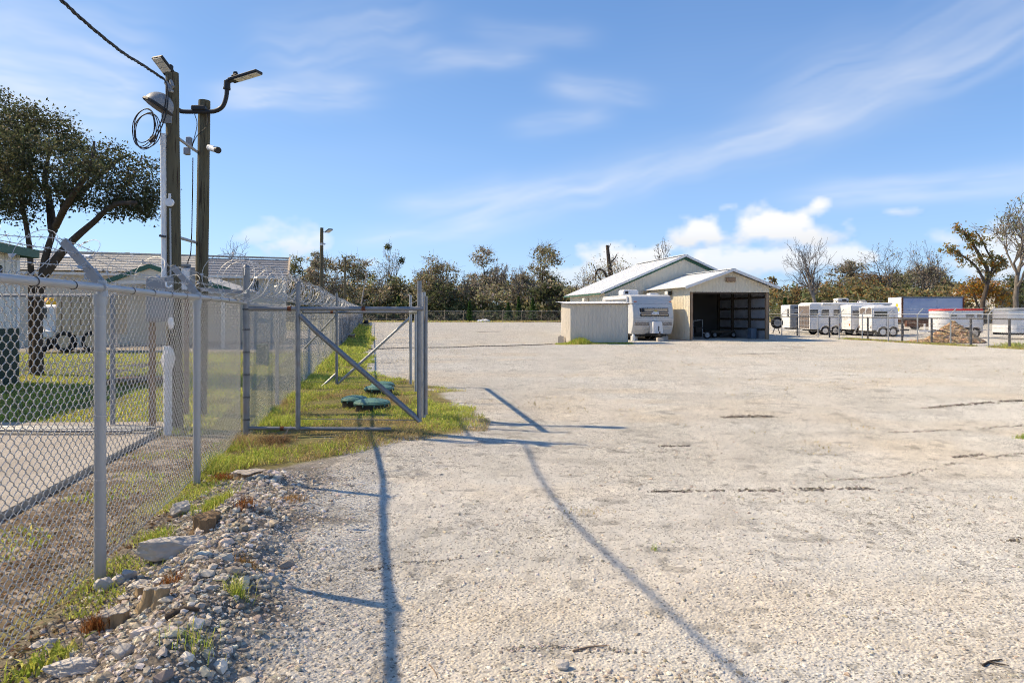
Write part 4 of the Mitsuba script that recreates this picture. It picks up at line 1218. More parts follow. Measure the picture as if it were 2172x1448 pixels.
# the fences on the right, before the trailers
RA, RB = np.array([20.9, 57.0]), np.array([24.55, 31.0])
RL = np.linalg.norm(RB - RA); RU = (RB - RA) / RL; RN = np.array([RU[1], -RU[0]])
if RN[0] < 0: RN = -RN
rp = lambda t, z=0.0, o=0.0: np.r_[RA + RU * t + RN * o, z + float(rise(RA[1] + RU[1] * t))]
k = thing('side_fence', 'galvanised chain link fence with angled barb arms in front of the trailers on the right', 'fence')
for t in np.arange(.6, RL, 2.46):
    P = part(k, 'post', tube([rp(t, -.1), rp(t, 1.66)], .036, 10), 'mat_galv', 40)
    part(P, 'barb_arm', bar(rp(t, 1.66), rp(t, 2.0, .36), .05, .03), 'mat_galv')
part(k, 'top_rail', tube([rp(0, 1.66), rp(RL, 1.66)], .026, 10), 'mat_galv', 40)
for z in (.45, .8, 1.15):
    part(k, 'line_wire', tube([rp(t, z + .015 * math.sin(t * 1.3)) for t in np.linspace(0, RL, 20)], .006, 4), 'mat_wire_far')
for f_ in (.5, .97):
    part(k, 'barbed_wire', tube([rp(t, 1.66 + .34 * f_, .36 * f_) for t in np.linspace(0, RL, 20)], .005, 4), 'mat_wire_far')
part(k, 'chain_link_mesh', chain_link(rp(14, 0, -.04)[:2], rp(RL, 0, -.04)[:2], .03, 1.66, pitch=.06, r=.0022, sub=1, sides=3, seed=14), 'mat_wire_far')
k = thing('dark_fence', 'dark steel rail fence just behind the galvanised fence on the right', 'fence')
for t in (-1.5, 4, 8.2, 12.4, 15.6, 18.0, 20.8, 23.2, 25.4):
    part(k, 'post', bar(rp(t, -.1, .75), rp(t, 1.44, .75), .085, .085), 'mat_post_dark')
part(k, 'top_rail', tube([rp(-2, 1.44, .75), rp(RL, 1.42, .75)], .034, 8), 'mat_post_dark', 40)
part(k, 'line_wire', join([tube([rp(-2, z, .75), rp(RL, z, .75)], .006, 4) for z in (.5, .95)]), 'mat_post_dark')


# ------------------------------------------------------------------ the gates
def pipe_gate():
    hx = fp(9.12)[0] + .06
    k = thing('front_gate', 'grey pipe swing gate with one long diagonal brace standing before the grass', 'gate')
    y, xe = 9.12, -1.24
    part(k, 'top_pipe', tube([(hx - .1, y, 1.728), (xe + .06, y, 1.728)], .030, 14), 'mat_pipe', 40)
    part(k, 'bottom_pipe', tube([(hx - .1, y, .135), (-1.62, y + .01, .12)], .025, 12), 'mat_pipe', 40)
    part(k, 'upright', join([tube([(-2.855, y - .012, .12), (-2.855, y - .012, 2.07)], .032, 14), tube([(-2.855, y - .012, 2.07), (-2.855, y - .012, 2.09)], [.034, .02], 14)]), 'mat_pipe', 40)
    part(k, 'end_upright', join([tube([(xe, y + .02, .22), (xe, y + .02, 2.1)], .032, 14), tube([(xe + .075, y + .1, .3), (xe + .075, y + .1, 1.9)], .026, 12)]), 'mat_pipe', 40)
    part(k, 'diagonal_brace', tube([(-2.82, y - .03, 1.64), (-2.6, y - .03, 1.42), (xe - .06, y - .03, .3), (xe, y - .01, .22)], [.03, .036, .036, .022], 10), 'mat_pipe', 40)
    part(k, 'bottom_wire', tube([(-2.83, y, .26), (xe, y, .24)], .005, 6), 'mat_pipe')
    part(k, 'hinge_band', join([ring_band(np.array([x, y, z]), [1, 0, 0], r, .05) for x, z, r in ((hx + .52, 1.728, .034), (-1.98, 1.728, .031), (hx + .42, .13, .03))]), 'mat_rust')
    k = thing('side_gate', 'grey pipe gate leaf seen edge on at the right end of the front gate', 'gate')
    A, Bq = np.array([-1.30, 10.05]), np.array([-2.34, 15.75])
    P3 = lambda t, z: np.r_[A + (Bq - A) * t, z]
    part(k, 'top_pipe', tube([P3(0, 1.71), P3(1, 1.70)], .042, 12), 'mat_pipe', 40)
    part(k, 'upright', tube([P3(0, .14), P3(0, 1.98)], .032, 12), 'mat_galv', 40)
    part(k, 'upright', tube([P3(1, .05), P3(1, 2.1)], .034, 12), 'mat_galv', 40)
    part(k, 'upright', tube([P3(.5, .2), P3(.5, 1.7)], .026, 12), 'mat_galv', 40)
    part(k, 'barbed_wire', join([tube([P3(t, z) for t in np.linspace(0, 1, 8)], .004, 4, False) for z in (1.8, 1.9, 2.02)]), 'mat_wire')
    k = thing('back_gate', 'second grey pipe gate behind the front gate with a braced middle upright', 'gate')
    y = 15.8
    X = lambda px: (px - CX) / FPX * y
    part(k, 'top_pipe', tube([(fence_x(y) + .05, y, 1.70), (-2.34, y, 1.70)], .028, 12), 'mat_pipe', 40)
    part(k, 'upright', tube([(X(714), y, .02), (X(714), y, 2.15)], .033, 12), 'mat_pipe', 40)
    part(k, 'diagonal_brace', join([tube([(X(718), y - .02, .05), (X(728), y - .02, .16), (X(872), y - .02, 1.6)], [.02, .035, .03], 10)]), 'mat_galv', 40)
    part(k, 'back_brace', join([tube([(X(710), y + .03, 1.62), (X(637), y + .3, .85)], .026, 8), tube([(X(714), y + .03, .3), (X(684), y - .1, -.02)], .026, 8)]), 'mat_galv', 40)
    part(k, 'line_wire', join([tube([(fence_x(y) + .05, y, z), (-2.34, y, z)], .005, 5) for z in (1.55, .1)]), 'mat_pipe')
    part(k, 'hinge_band', ring_band(np.array([X(704), y, 1.70]), [1, 0, 0], .034, .06), 'mat_rust')


pipe_gate()


# ------------------------------------------------------------------ poles, lamps and what hangs on them
PY1, PY2 = 10.0, 11.5


def wood_poles():
    k = thing('utility_pole', 'taller weathered wooden pole with white conduit on its left side', 'pole')
    a, b = at(372, 667, PY1) * [1, 1, 0], at(365, 155, PY1)
    part(k, 'pole', tube([a - [0, 0, .2], a + (b - a) * .5, b], [.112, .098, .09], 20), 'mat_pole', 40)
    # conduits clipped to it
    c0, c1 = at(349, 610, PY1 - .08), at(346, 284, PY1 - .08)
    part(k, 'conduit', join([tube([c0, c1], .042, 14), tube([c0 + [0, 0, -.05], c0 + [0, 0, .12]], .05, 14), tube([c1 - [0, 0, .16], c1 - [0, 0, .0]], .047, 14)]), 'mat_pvc', 40, label='white plastic conduit pipe')
    p = [at(361, 640, PY1 - .14), at(362, 560, PY1 - .13), at(361, 442, PY1 - .12)]
    part(k, 'thin_conduit', join([tube(p, .012, 8), tube([p[2] - [0, 0, .02], p[2] + [0, 0, .0]], .016, 8)]), 'mat_galv', 40)
    q = at(361.5, 430, PY1 - .14)
    part(k, 'round_cover', tube([q, q + [0, -.05, 0]], .058, 20), 'mat_pvc', 40)
    part(k, 'cover_fitting', tube([q + [0, -.02, .06], q + [0, -.02, .13]], .018, 10), 'mat_white', 40)
    part(k, 'clamp', join([bar(at(338, 500, PY1 - .1), at(353, 497, PY1 - .05), .02, .03), bar(at(338, 500, PY1 - .14), at(352, 502, PY1 - .14), .02, .03)]), 'mat_post_dark')
    part(k, 'strut', tube([at(376, 292, PY1 + .05), at(418, 322, PY2 - .05)], .024, 10), 'mat_grey_paint', 40)
    part(k, 'strut', tube([at(380, 504, PY1 + .05), at(415, 514, PY2 - .05)], .024, 10), 'mat_grey_paint', 40)
    part(k, 'top_bracket', join([tube([at(352, 175, PY1 - .1), at(362, 190, PY1 - .12)], .03, 10), tube([at(360, 192, PY1 - .16), at(366, 194, PY1 - .1)], .022, 10)]), 'mat_grey_paint', 40)
    k2 = thing('utility_pole', 'shorter dark wooden pole carrying the black curved lamp arm', 'pole')
    a, b = at(424, 667, PY2) * [1, 1, 0], at(433.5, 214, PY2)
    part(k2, 'pole', join([tube([a - [0, 0, .2], a + (b - a) * .5, b], [.108, .1, .094], 20)]), 'mat_pole', 40)
    part(k2, 'cable', join([tube(smooth_path([at(409, 335, PY2 - .08), at(408, 430, PY2 - .1), at(405, 530, PY2 - .1), at(399, 553, PY2 - .1), at(398, 566, PY2 - .1)], 20), .008, 6),
                            tube(smooth_path([at(412, 240, PY2 - .1), at(418, 265, PY2 - .13), at(409, 305, PY2 - .12), at(408, 320, PY2 - .1)], 14), .006, 6),
                            tube(smooth_path([at(440, 240, PY2 - .1), at(438, 268, PY2 - .14), at(418, 288, PY2 - .13), at(409, 306, PY2 - .12)], 14), .006, 6)]), 'mat_black', True)
    part(k2, 'junction_box', join([box(*[v for q in zip(at(404, 0, PY2)[:1] - .03, at(404, 0, PY2)[:1] + .06) for v in q], PY2 - .2, PY2 - .11, at(0, 333, PY2)[2], at(0, 318, PY2)[2], .01),
                                   box(at(411, 0, PY2)[0] - .05, at(411, 0, PY2)[0] + .03, PY2 - .19, PY2 - .1, at(0, 316, PY2)[2], at(0, 296, PY2)[2], .01)]), 'mat_grey_paint')
    # the two flood lights
    l = thing('flood_light', 'slim black flood light tilted up on top of the taller wooden pole', 'flood light')
    flood(l, at(360, 160, PY1 - .02), at(331, 122, PY1 - .25), np.array([-.25, -.85, -.45]))
    part(l, 'bracket', tube([at(366, 185, PY1 - .1), at(359, 158, PY1 - .03)], .028, 10), 'mat_grey_paint', 40)
    l = thing('flood_light', 'slim black flood light on the curved black arm of the shorter pole', 'flood light')
    arm = smooth_path([at(380, 234, PY2 - .16), at(390, 237, PY2 - .16), at(430, 237, PY2 - .16), at(455, 236, PY2 - .16), at(472, 226, PY2 - .16), at(480, 205, PY2 - .16), at(482, 178, PY2 - .16)], 36)
    part(l, 'arm', join([tube(arm, .036, 14), tube([at(481.5, 187, PY2 - .16), at(482, 172, PY2 - .16)], .052, 14), tube([at(481, 190, PY2 - .16), at(481.4, 186, PY2 - .16)], .06, 14)]), 'mat_black', 40)
    part(l, 'clamp', join([box(at(417, 0, PY2)[0], at(446, 0, PY2)[0], PY2 - .22, PY2 - .1, at(0, 241, PY2)[2], at(0, 231, PY2)[2], .015)]), 'mat_black')
    flood(l, at(490, 174, PY2 - .16), at(551, 155, PY2 - .3), np.array([.1, .02, -1.0]))
    # the old dome light
    l = thing('dome_light', 'old grey dome security light on the left side of the taller pole', 'security light')
    c = at(337, 226, PY1 - .1)
    ax = np.array([.5, .15, .85]); ax /= np.linalg.norm(ax)
    d, e, g = frame_of(ax)
    an = np.arange(24) * 2 * PI / 24
    circ = lambda r, h: c + ax * h + r * (np.cos(an)[:, None] * e + np.sin(an)[:, None] * g)
    R = .21
    part(l, 'dome', loft([circ(R * math.cos(t), R * .95 * math.sin(t)) for t in np.linspace(0, 1.5, 9)]), 'mat_grey_paint', 50)
    part(l, 'rim', loft([circ(R * 1.1, -.03), circ(R * 1.1, .0), circ(R * .96, .012), circ(R * .9, -.03)]), 'mat_black')
    part(l, 'lens', loft([circ(R * .86, -.032), circ(R * .8, -.045), circ(R * .4, -.055)]), 'mat_stripe', 50)
    part(l, 'mount', join([bar(c + ax * .05 + [.1, .0, 0], at(356, 262, PY1 - .06), .09, .14)]), 'mat_grey_paint')
    # camera
    l = thing('security_camera', 'small white bullet camera on the right side of the shorter pole', 'camera')
    p0, p1 = at(444, 313, PY2 - .1), at(463, 319, PY2 - .34)
    part(l, 'body', tube([p0, p0 + (p1 - p0) * .9], .05, 14), 'mat_white', 40)
    part(l, 'front', tube([p0 + (p1 - p0) * .86, p1], .053, 14), 'mat_black', 40)
    part(l, 'bracket', tube([at(437, 312, PY2 - .02), p0 + (p1 - p0) * .2], .022, 8), 'mat_black', 40)
    # the coiled spare cable
    l = thing('cable_coil', 'loops of spare black cable hanging left of the taller pole', 'cable')
    rng = np.random.default_rng(8)
    cs = []
    for j in range(5):
        cx, cy = 312 + rng.normal(0, 3) - j, 272 + rng.normal(0, 4)
        rx, ry = 26 + rng.normal(0, 3), 37 + rng.normal(0, 3)
        aa = np.linspace(0, 2 * PI, 40)
        cs.append(tube([at(cx + rx * math.cos(t) * (1 + .1 * math.sin(2 * t)) + .28 * (cy + ry * math.sin(t) - cy) * -1 * .6, cy + ry * math.sin(t), PY1 - .32 - .03 * j + .02 * math.sin(3 * t)) for t in aa], .0065, 6, False))
    cs.append(tube(smooth_path([at(347, 166, PY1 - .14), at(355, 186, PY1 - .2), at(356, 215, PY1 - .22), at(350, 250, PY1 - .26), at(335, 285, PY1 - .3), at(318, 306, PY1 - .32)], 26), .009, 6))
    cs.append(tube(smooth_path([at(350, 170, PY1 - .14), at(353, 190, PY1 - .2), at(350, 225, PY1 - .24), at(340, 262, PY1 - .28), at(326, 292, PY1 - .32)], 26), .0075, 6))
    part(l, 'loop', join(cs), 'mat_black', True)
    part(l, 'splice', join([tube([at(318, 301, PY1 - .34), at(330, 289, PY1 - .34)], .028, 8), tube([at(320, 291, PY1 - .34), at(327, 300, PY1 - .34)], .02, 8)]), 'mat_black')
    # the service drop
    pts = [at(347, 168, PY1 - .12), np.array([-4.86, 9.0, 4.93]), np.array([-4.62, 8.0, 4.76]), np.array([-4.28, 6.5, 4.63]), np.array([-3.9, 4.9, 4.62]), np.array([-3.55, 3.2, 4.72]), np.array([-2.9, 0, 5.1]), np.array([-2.2, -4, 5.7])]
    C = smooth_path(pts, 160)
    s = np.r_[0, np.cumsum(np.linalg.norm(np.diff(C, axis=0), axis=1))]
    parts = []
    for ph, r, o in ((0, .011, .011), (2.1, .011, .011), (4.2, .006, .013)):
        a = s * 2 * PI / .42 + ph
        parts.append(tube(C + o * np.stack([np.cos(a), 0 * a, np.sin(a)], 1), r, 6, False))
    solo('overhead_cable', join(parts), 'mat_black', 'twisted black overhead cable running from the taller pole up to the left', 'cable', smooth=True)
    # boxes at the feet of the poles
    e = thing('electric_cabinet', 'grey metal electric cabinet at the foot of the taller wooden pole', 'cabinet')
    x0, x1 = at(322, 0, 9.9)[0], at(369, 0, 9.9)[0]
    part(e, 'body', box(x0, x1, 9.72, 9.9, 1.55, at(0, 588, 9.9)[2], .01), 'mat_grey_paint')
    part(e, 'door', box(x0 + .03, x1 - .03, 9.7, 9.719, 1.6, at(0, 592, 9.9)[2], .004), 'mat_grey_paint')
    part(e, 'post', box(x0 + .01, x0 + .07, 9.8, 9.88, 0, 1.55), 'mat_wood')
    part(e, 'flex_pipe', tube(smooth_path([at(352, 598, 9.65), at(353, 607, 9.64), at(359, 609, 9.64), at(364, 606, 9.7)], 14), .014, 8), 'mat_pvc', True)
    e = thing('meter_box', 'pale grey meter box between the two wooden poles', 'meter box')
    x0, x1 = at(384, 0, 11.3)[0], at(411, 0, 11.3)[0]
    part(e, 'body', box(x0, x1, 11.2, 11.36, at(0, 618, 11.3)[2], at(0, 567, 11.3)[2], .012), 'mat_grey_paint')
    part(e, 'hood', box(x0 + .01, x1 - .06, 11.17, 11.34, at(0, 566, 11.3)[2], at(0, 560, 11.3)[2], .008), 'mat_grey_paint')
    part(e, 'door', box(x0 + .02, x1 - .02, 11.185, 11.199, at(0, 615, 11.3)[2], at(0, 570, 11.3)[2], .003), 'mat_pvc')
    part(e, 'post', box(x0 + .07, x0 + .13, 11.25, 11.31, 0, at(0, 617, 11.3)[2]), 'mat_wood')


def flood(l, a, b, nrm):
    """A flat flood light from a (heel) to b (toe) whose lens faces nrm."""
    d = (b - a); L = np.linalg.norm(d); d = d / L
    n = nrm - d * (nrm @ d); n /= np.linalg.norm(n)
    s = np.cross(d, n)
    M = np.eye(4); M[:3, 0], M[:3, 1], M[:3, 2], M[:3, 3] = d, s, -n, a
    hw = .095
    part(l, 'housing', xf(join([box(0, L, -hw, hw, -.005, .045, .012), box(-.06, .05, -.05, .05, 0, .05, .01), box(.1 * L, .32 * L, -.075, .075, .044, .085, .02)]), M), 'mat_black')
    for j in range(3):
        x0 = L * (.2 + .262 * j)
        part(l, 'lens', xf(box(x0, x0 + L * .24, -hw * .82, hw * .82, -.012, -.004, .002), M), 'mat_lens')
    part(l, 'photocell', xf(tube([(.2 * L, 0, .08), (.2 * L, 0, .135)], [.042, .036], 14), M), 'mat_black', 40)


wood_poles()
for px, y, top, r, lab in ((681, 40, 483, .095, 'tall thin lamp pole far behind the razor wire'), (730.5, 60, 545, .085, 'shorter bare pole right of the tall lamp pole')):
    k = thing('lamp_pole' if px < 700 else 'bare_pole', lab, 'pole')
    g = at(px, 667, y) * [1, 1, 0] + [0, 0, rise(y)]
    b = at(px + 1.5, top, y)
    part(k, 'pole', tube([g, b], [r * 1.15, r], 10), 'mat_pole', 40)
    if px < 700:
        part(k, 'camera', join([tube([at(684, 516, y), at(690, 518, y)], .05, 8), box(*[float(v) for v in (at(681, 0, y)[0], at(685, 0, y)[0])], y - .2, y - .1, at(0, 521, y)[2], at(0, 516, y)[2])]), 'mat_white')
        l = thing('flood_light', 'tiny dark flood light on the tall thin far pole', 'flood light')
        part(l, 'housing', join([bar(at(694, 492, y - .1), at(702, 486, y - .3), .3, .07), tube([at(684, 492, y), at(695, 493, y - .1)], .025, 6)]), 'mat_black')
        part(l, 'lens', bar(at(694.5, 493.2, y - .14), at(702.5, 487.2, y - .34), .24, .03), 'mat_lens')
k = solo('leaning_pole', tube([at(766, 645, 70), at(778, 578, 70)], .07, 8), 'mat_grey_board', 'thin grey pole leaning right at the far end of the board fence', 'pole')


# ------------------------------------------------------------------ vehicles
def travel_trailer():
    k = thing('travel_trailer', 'white travel trailer parked beside the carport behind the lean-to shed', 'travel trailer')
    a1 = -.86; w = 2.76; a0 = a1 - w; b0 = .42; L = 6.0
    prof = np.array([(.34, .42), (.06, .98), (.0, 1.35), (.02, 1.75), (.2, 2.25), (.42, 2.78), (.56, 2.88), (.8, 2.92), (L - .3, 2.92), (L - .08, 2.82), (L, 2.6), (L, .6), (L - .2, .42)])
    c = prof.mean(0)
    rings = []
    for a, ins in ((a0, .10), (a0 + .03, .03), (a0 + .1, 0), (a1 - .1, 0), (a1 - .03, .03), (a1, .10)):
        q = prof.copy(); d = c - q; q = q + d / np.linalg.norm(d, axis=1, keepdims=True) * ins
        rings.append(np.c_[np.full(len(q), a), b0 + q[:, 0], q[:, 1]])
    part(k, 'body', xf(loft(rings), BM), 'mat_camper', 35)
    F = lambda z: float(np.interp(z, prof[:8, 1], prof[:8, 0])) + b0          # the front skin at height z
    def plate(x0, x1, z0, z1, out, th, c=.01):
        """A plate lying on the front skin."""
        A, B = np.array([F(z0), z0]), np.array([F(z1), z1])
        d = (B - A) / np.linalg.norm(B - A); n = np.array([-d[1], d[0]])
        if n[0] > 0: n = -n
        M = np.eye(4); M[:3, 1] = np.r_[0, d]; M[:3, 0] = [1, 0, 0]; M[:3, 2] = np.r_[0, n]; M[:3, 3] = np.r_[0, A] + np.r_[0, n] * out
        return xf(xf(box(x0, x1, 0, np.linalg.norm(B - A), -th, 0, c), M), BM)
    am = (a0 + a1) / 2 + .08
    wn = part(k, 'window', plate(am - .98, am + .94, 1.52, 2.06, .035, .03), 'mat_black')
    part(wn, 'pane', plate(am - .90, am + .88, 1.58, 2.01, .042, .008, .003), 'mat_tan')
    for z0, z1 in ((1.66, 1.73), (1.78, 1.84)):
        part(wn, 'stripe', plate(am - .9, am + .88, z0, z1, .046, .004, 0), 'mat_stripe')
    part(wn, 'corner_panel', plate(am - .9, am - .68, 1.8, 2.0, .047, .004, 0), 'mat_black')
    part(wn, 'emblem', join([plate(am - .22 + .07 * j, am - .02 + .07 * j, 1.66, 1.78 + .03 * (j % 3), .05 + .0012 * j, .003, 0) for j in range(5)]), 'mat_white')
    part(wn, 'emblem_sun', plate(am - .02, am + .16, 1.83, 1.9, .049, .003, 0), 'mat_yellow')
    for x0, x1 in ((a0 + .14, am - .38), (am + .5, a1 - .12)):
        for z, h in ((.98, .05), (1.06, .04), (1.12, .05)):
            part(k, 'stripe', plate(x0, x1, z, z + h, .012, .008, .001), 'mat_stripe')
    for j, z in enumerate(np.arange(.52, .95, .1)):
        part(k, 'skin_seam', plate(a0 + .12, a1 - .12, z, z + .012, .008, .006, 0), 'mat_cream_white')
    for z in (1.25, 1.42, 2.3):
        part(k, 'skin_seam', plate(a0 + .12, a1 - .12, z, z + .014, .009, .006, 0), 'mat_grey_paint')
    t = part(k, 'gas_cover', xf(loft([np.c_[rrect(am - .32 * s, am + .34 * s, b0 - .42 * s - .02, b0 + .1, .1, .1), np.full(24, z)] for z, s in ((.48, 1.1), (.55, 1.1), (1.14, .98), (1.2, .92))]), BM), 'mat_white', 40)
    part(t, 'latch', bb(am + .02, am + .08, b0 - .49, b0 - .44, .62, .92, .01), 'mat_black')
    for x in (a0 + .18, a1 - .22):
        part(k, 'marker_light', plate(x, x + .16, 2.44, 2.49, .03, .03, .005), 'mat_orange')
    part(k, 'vent', plate(am - .09, am + .09, 1.3, 1.4, .02, .018, .005), 'mat_cream_white')
    ac = part(k, 'air_conditioner', xf(shell(a0 + .05, a0 + 1.15, b0 + 1.9, b0 + 2.8, 2.93, 3.27, .12, .12, .12), BM), 'mat_white', 40)
    part(ac, 'grille', bb(a0 + .2, a0 + .42, b0 + 1.87, b0 + 1.93, 3.0, 3.18, .02), 'mat_black')
    part(k, 'roof_vent', xf(shell(a1 - .95, a1 - .35, b0 + 1.6, b0 + 2.2, 2.93, 3.06, .05, .05, .05), BM), 'mat_white', 40)
    part(k, 'awning', join([xf(tube([(a0 - .1, b0 + .75, 2.7), (a0 - .1, b0 + 5.2, 2.7)], .085, 12), BM), bb(a0 - .16, a0 - .02, b0 + .7, b0 + .78, 2.3, 2.8, .02)]), 'mat_white', 40)
    part(k, 'hitch', join([xf(bar((am, b0 - .95, .42), (am, b0 + .3, .42), .12, .12), BM), xf(bar((am - .5, b0 + .4, .42), (am, b0 - .6, .42), .08, .1), BM), xf(bar((am + .5, b0 + .4, .42), (am, b0 - .6, .42), .08, .1), BM), xf(tube([(am, b0 - .75, .1), (am, b0 - .75, .6)], .04, 10), BM)]), 'mat_black')
    part(k, 'chassis', bb(a0 + .3, a1 - .3, b0 + .5, b0 + L - .3, .28, .44), 'mat_black')
    for a in (a0 + .2, a1 - .2):
        for b in (3.0, 3.85):
            tt, r = wheel(np.zeros(3), .34, .2, 'x')
            M = BM.copy(); M[:3, 3] = W3(a, b0 + b, .34)
            W_ = part(k, 'wheel', xf(tt, M), 'mat_rubber', 40); part(W_, 'rim', xf(r, M), 'mat_white', 40)
    for a, g in ((am, -.75), (a0 + .35, .7), (a1 - .35, .7)):
        solo('support_block', bb(a - .2, a + .2, b0 + g - .12, b0 + g + .12, -.02, .22 if g < 0 else .3, .015), 'mat_limestone', {am: 'pale block under the travel trailer hitch jack', a0 + .35: 'pale block under the left front corner of the travel trailer', a1 - .35: 'pale block under the right front corner of the travel trailer'}[a], 'block')
    solo('propane_bottle', xf(loft([np.array([[a0 + .12 + r * math.cos(t), b0 + .25 + r * math.sin(t), z] for t in np.arange(16) * PI / 8]) for r, z in ((.1, 0), (.12, .05), (.12, .3), (.08, .38), (.04, .42))]), BM), 'mat_white', 'small white bottle standing by the right corner of the lean-to shed', 'bottle', smooth=40)


travel_trailer()


def horse_trailer(name, label, x0, x1, y0, wd, z0, z1, body, wheels, windows=(), rl=.06, rr=.1, rt=.16, roof=None, wr=.36, stripe=None, extra=None):
    """A trailer lying along x, its near side at y0 and its tail at x0."""
    k = thing(name, label, 'trailer')
    part(k, 'body', shell(x0, x1, y0, y0 + wd, z0, z1, rl, rr, rt), body, 35)
    for i, (a, b, c, d) in enumerate(windows):
        w = part(k, 'window', box(a - .06, b + .06, y0 - .02, y0 + .02, c - .06, d + .06, .018), 'mat_white')
        part(w, 'pane', box(a, b, y0 - .035, y0 - .018, c, d, .006), 'mat_glass_dark')
        part(w, 'bar', box(a, b, y0 - .045, y0 - .034, (c + d) / 2 - .015, (c + d) / 2 + .015), 'mat_silver')
    for x in wheels:
        for yy in (y0 + .06, y0 + wd - .06):
            t, r = wheel(np.array([x, yy, wr]), wr, .2)
            W_ = part(k, 'wheel', t, 'mat_rubber', 40); part(W_, 'rim', r, 'mat_silver', 40)
        an = np.linspace(.05, PI - .05, 12)
        o = [(x + (wr + .12) * math.cos(t), wr + (wr + .12) * math.sin(t)) for t in an]
        i_ = [(x + (wr + .05) * math.cos(t), wr + (wr + .05) * math.sin(t)) for t in an[::-1]]
        part(k, 'wheel_arch', prism(o + i_, 'y', y0 - .1, y0 + .03), 'mat_silver')
        part(k, 'wheel_well', prism([(x + (wr + .05) * math.cos(t), wr + (wr + .05) * math.sin(t)) for t in an], 'y', y0 - .012, y0 + .03), 'mat_black')
    part(k, 'sill_trim', box(x0 + .03, x1 - .08, y0 - .015, y0 + .02, z0, z0 + .07), 'mat_silver')
    part(k, 'axle_frame', box(x0 + .2, x1 - .2, y0 + .25, y0 + wd - .25, z0 - .14, z0), 'mat_black')
    if roof: part(k, 'roof_edge', shell(x0 - .02, x1 + .02, y0 - .02, y0 + wd + .02, z1 - roof[1], z1 + .02, rl, rr, rt), roof[0], 35)
    if stripe:
        part(k, 'decal', prism([(x0 + a, b) for a, b in stripe], 'y', y0 - .006, y0 + .01), 'mat_stripe')
    return k


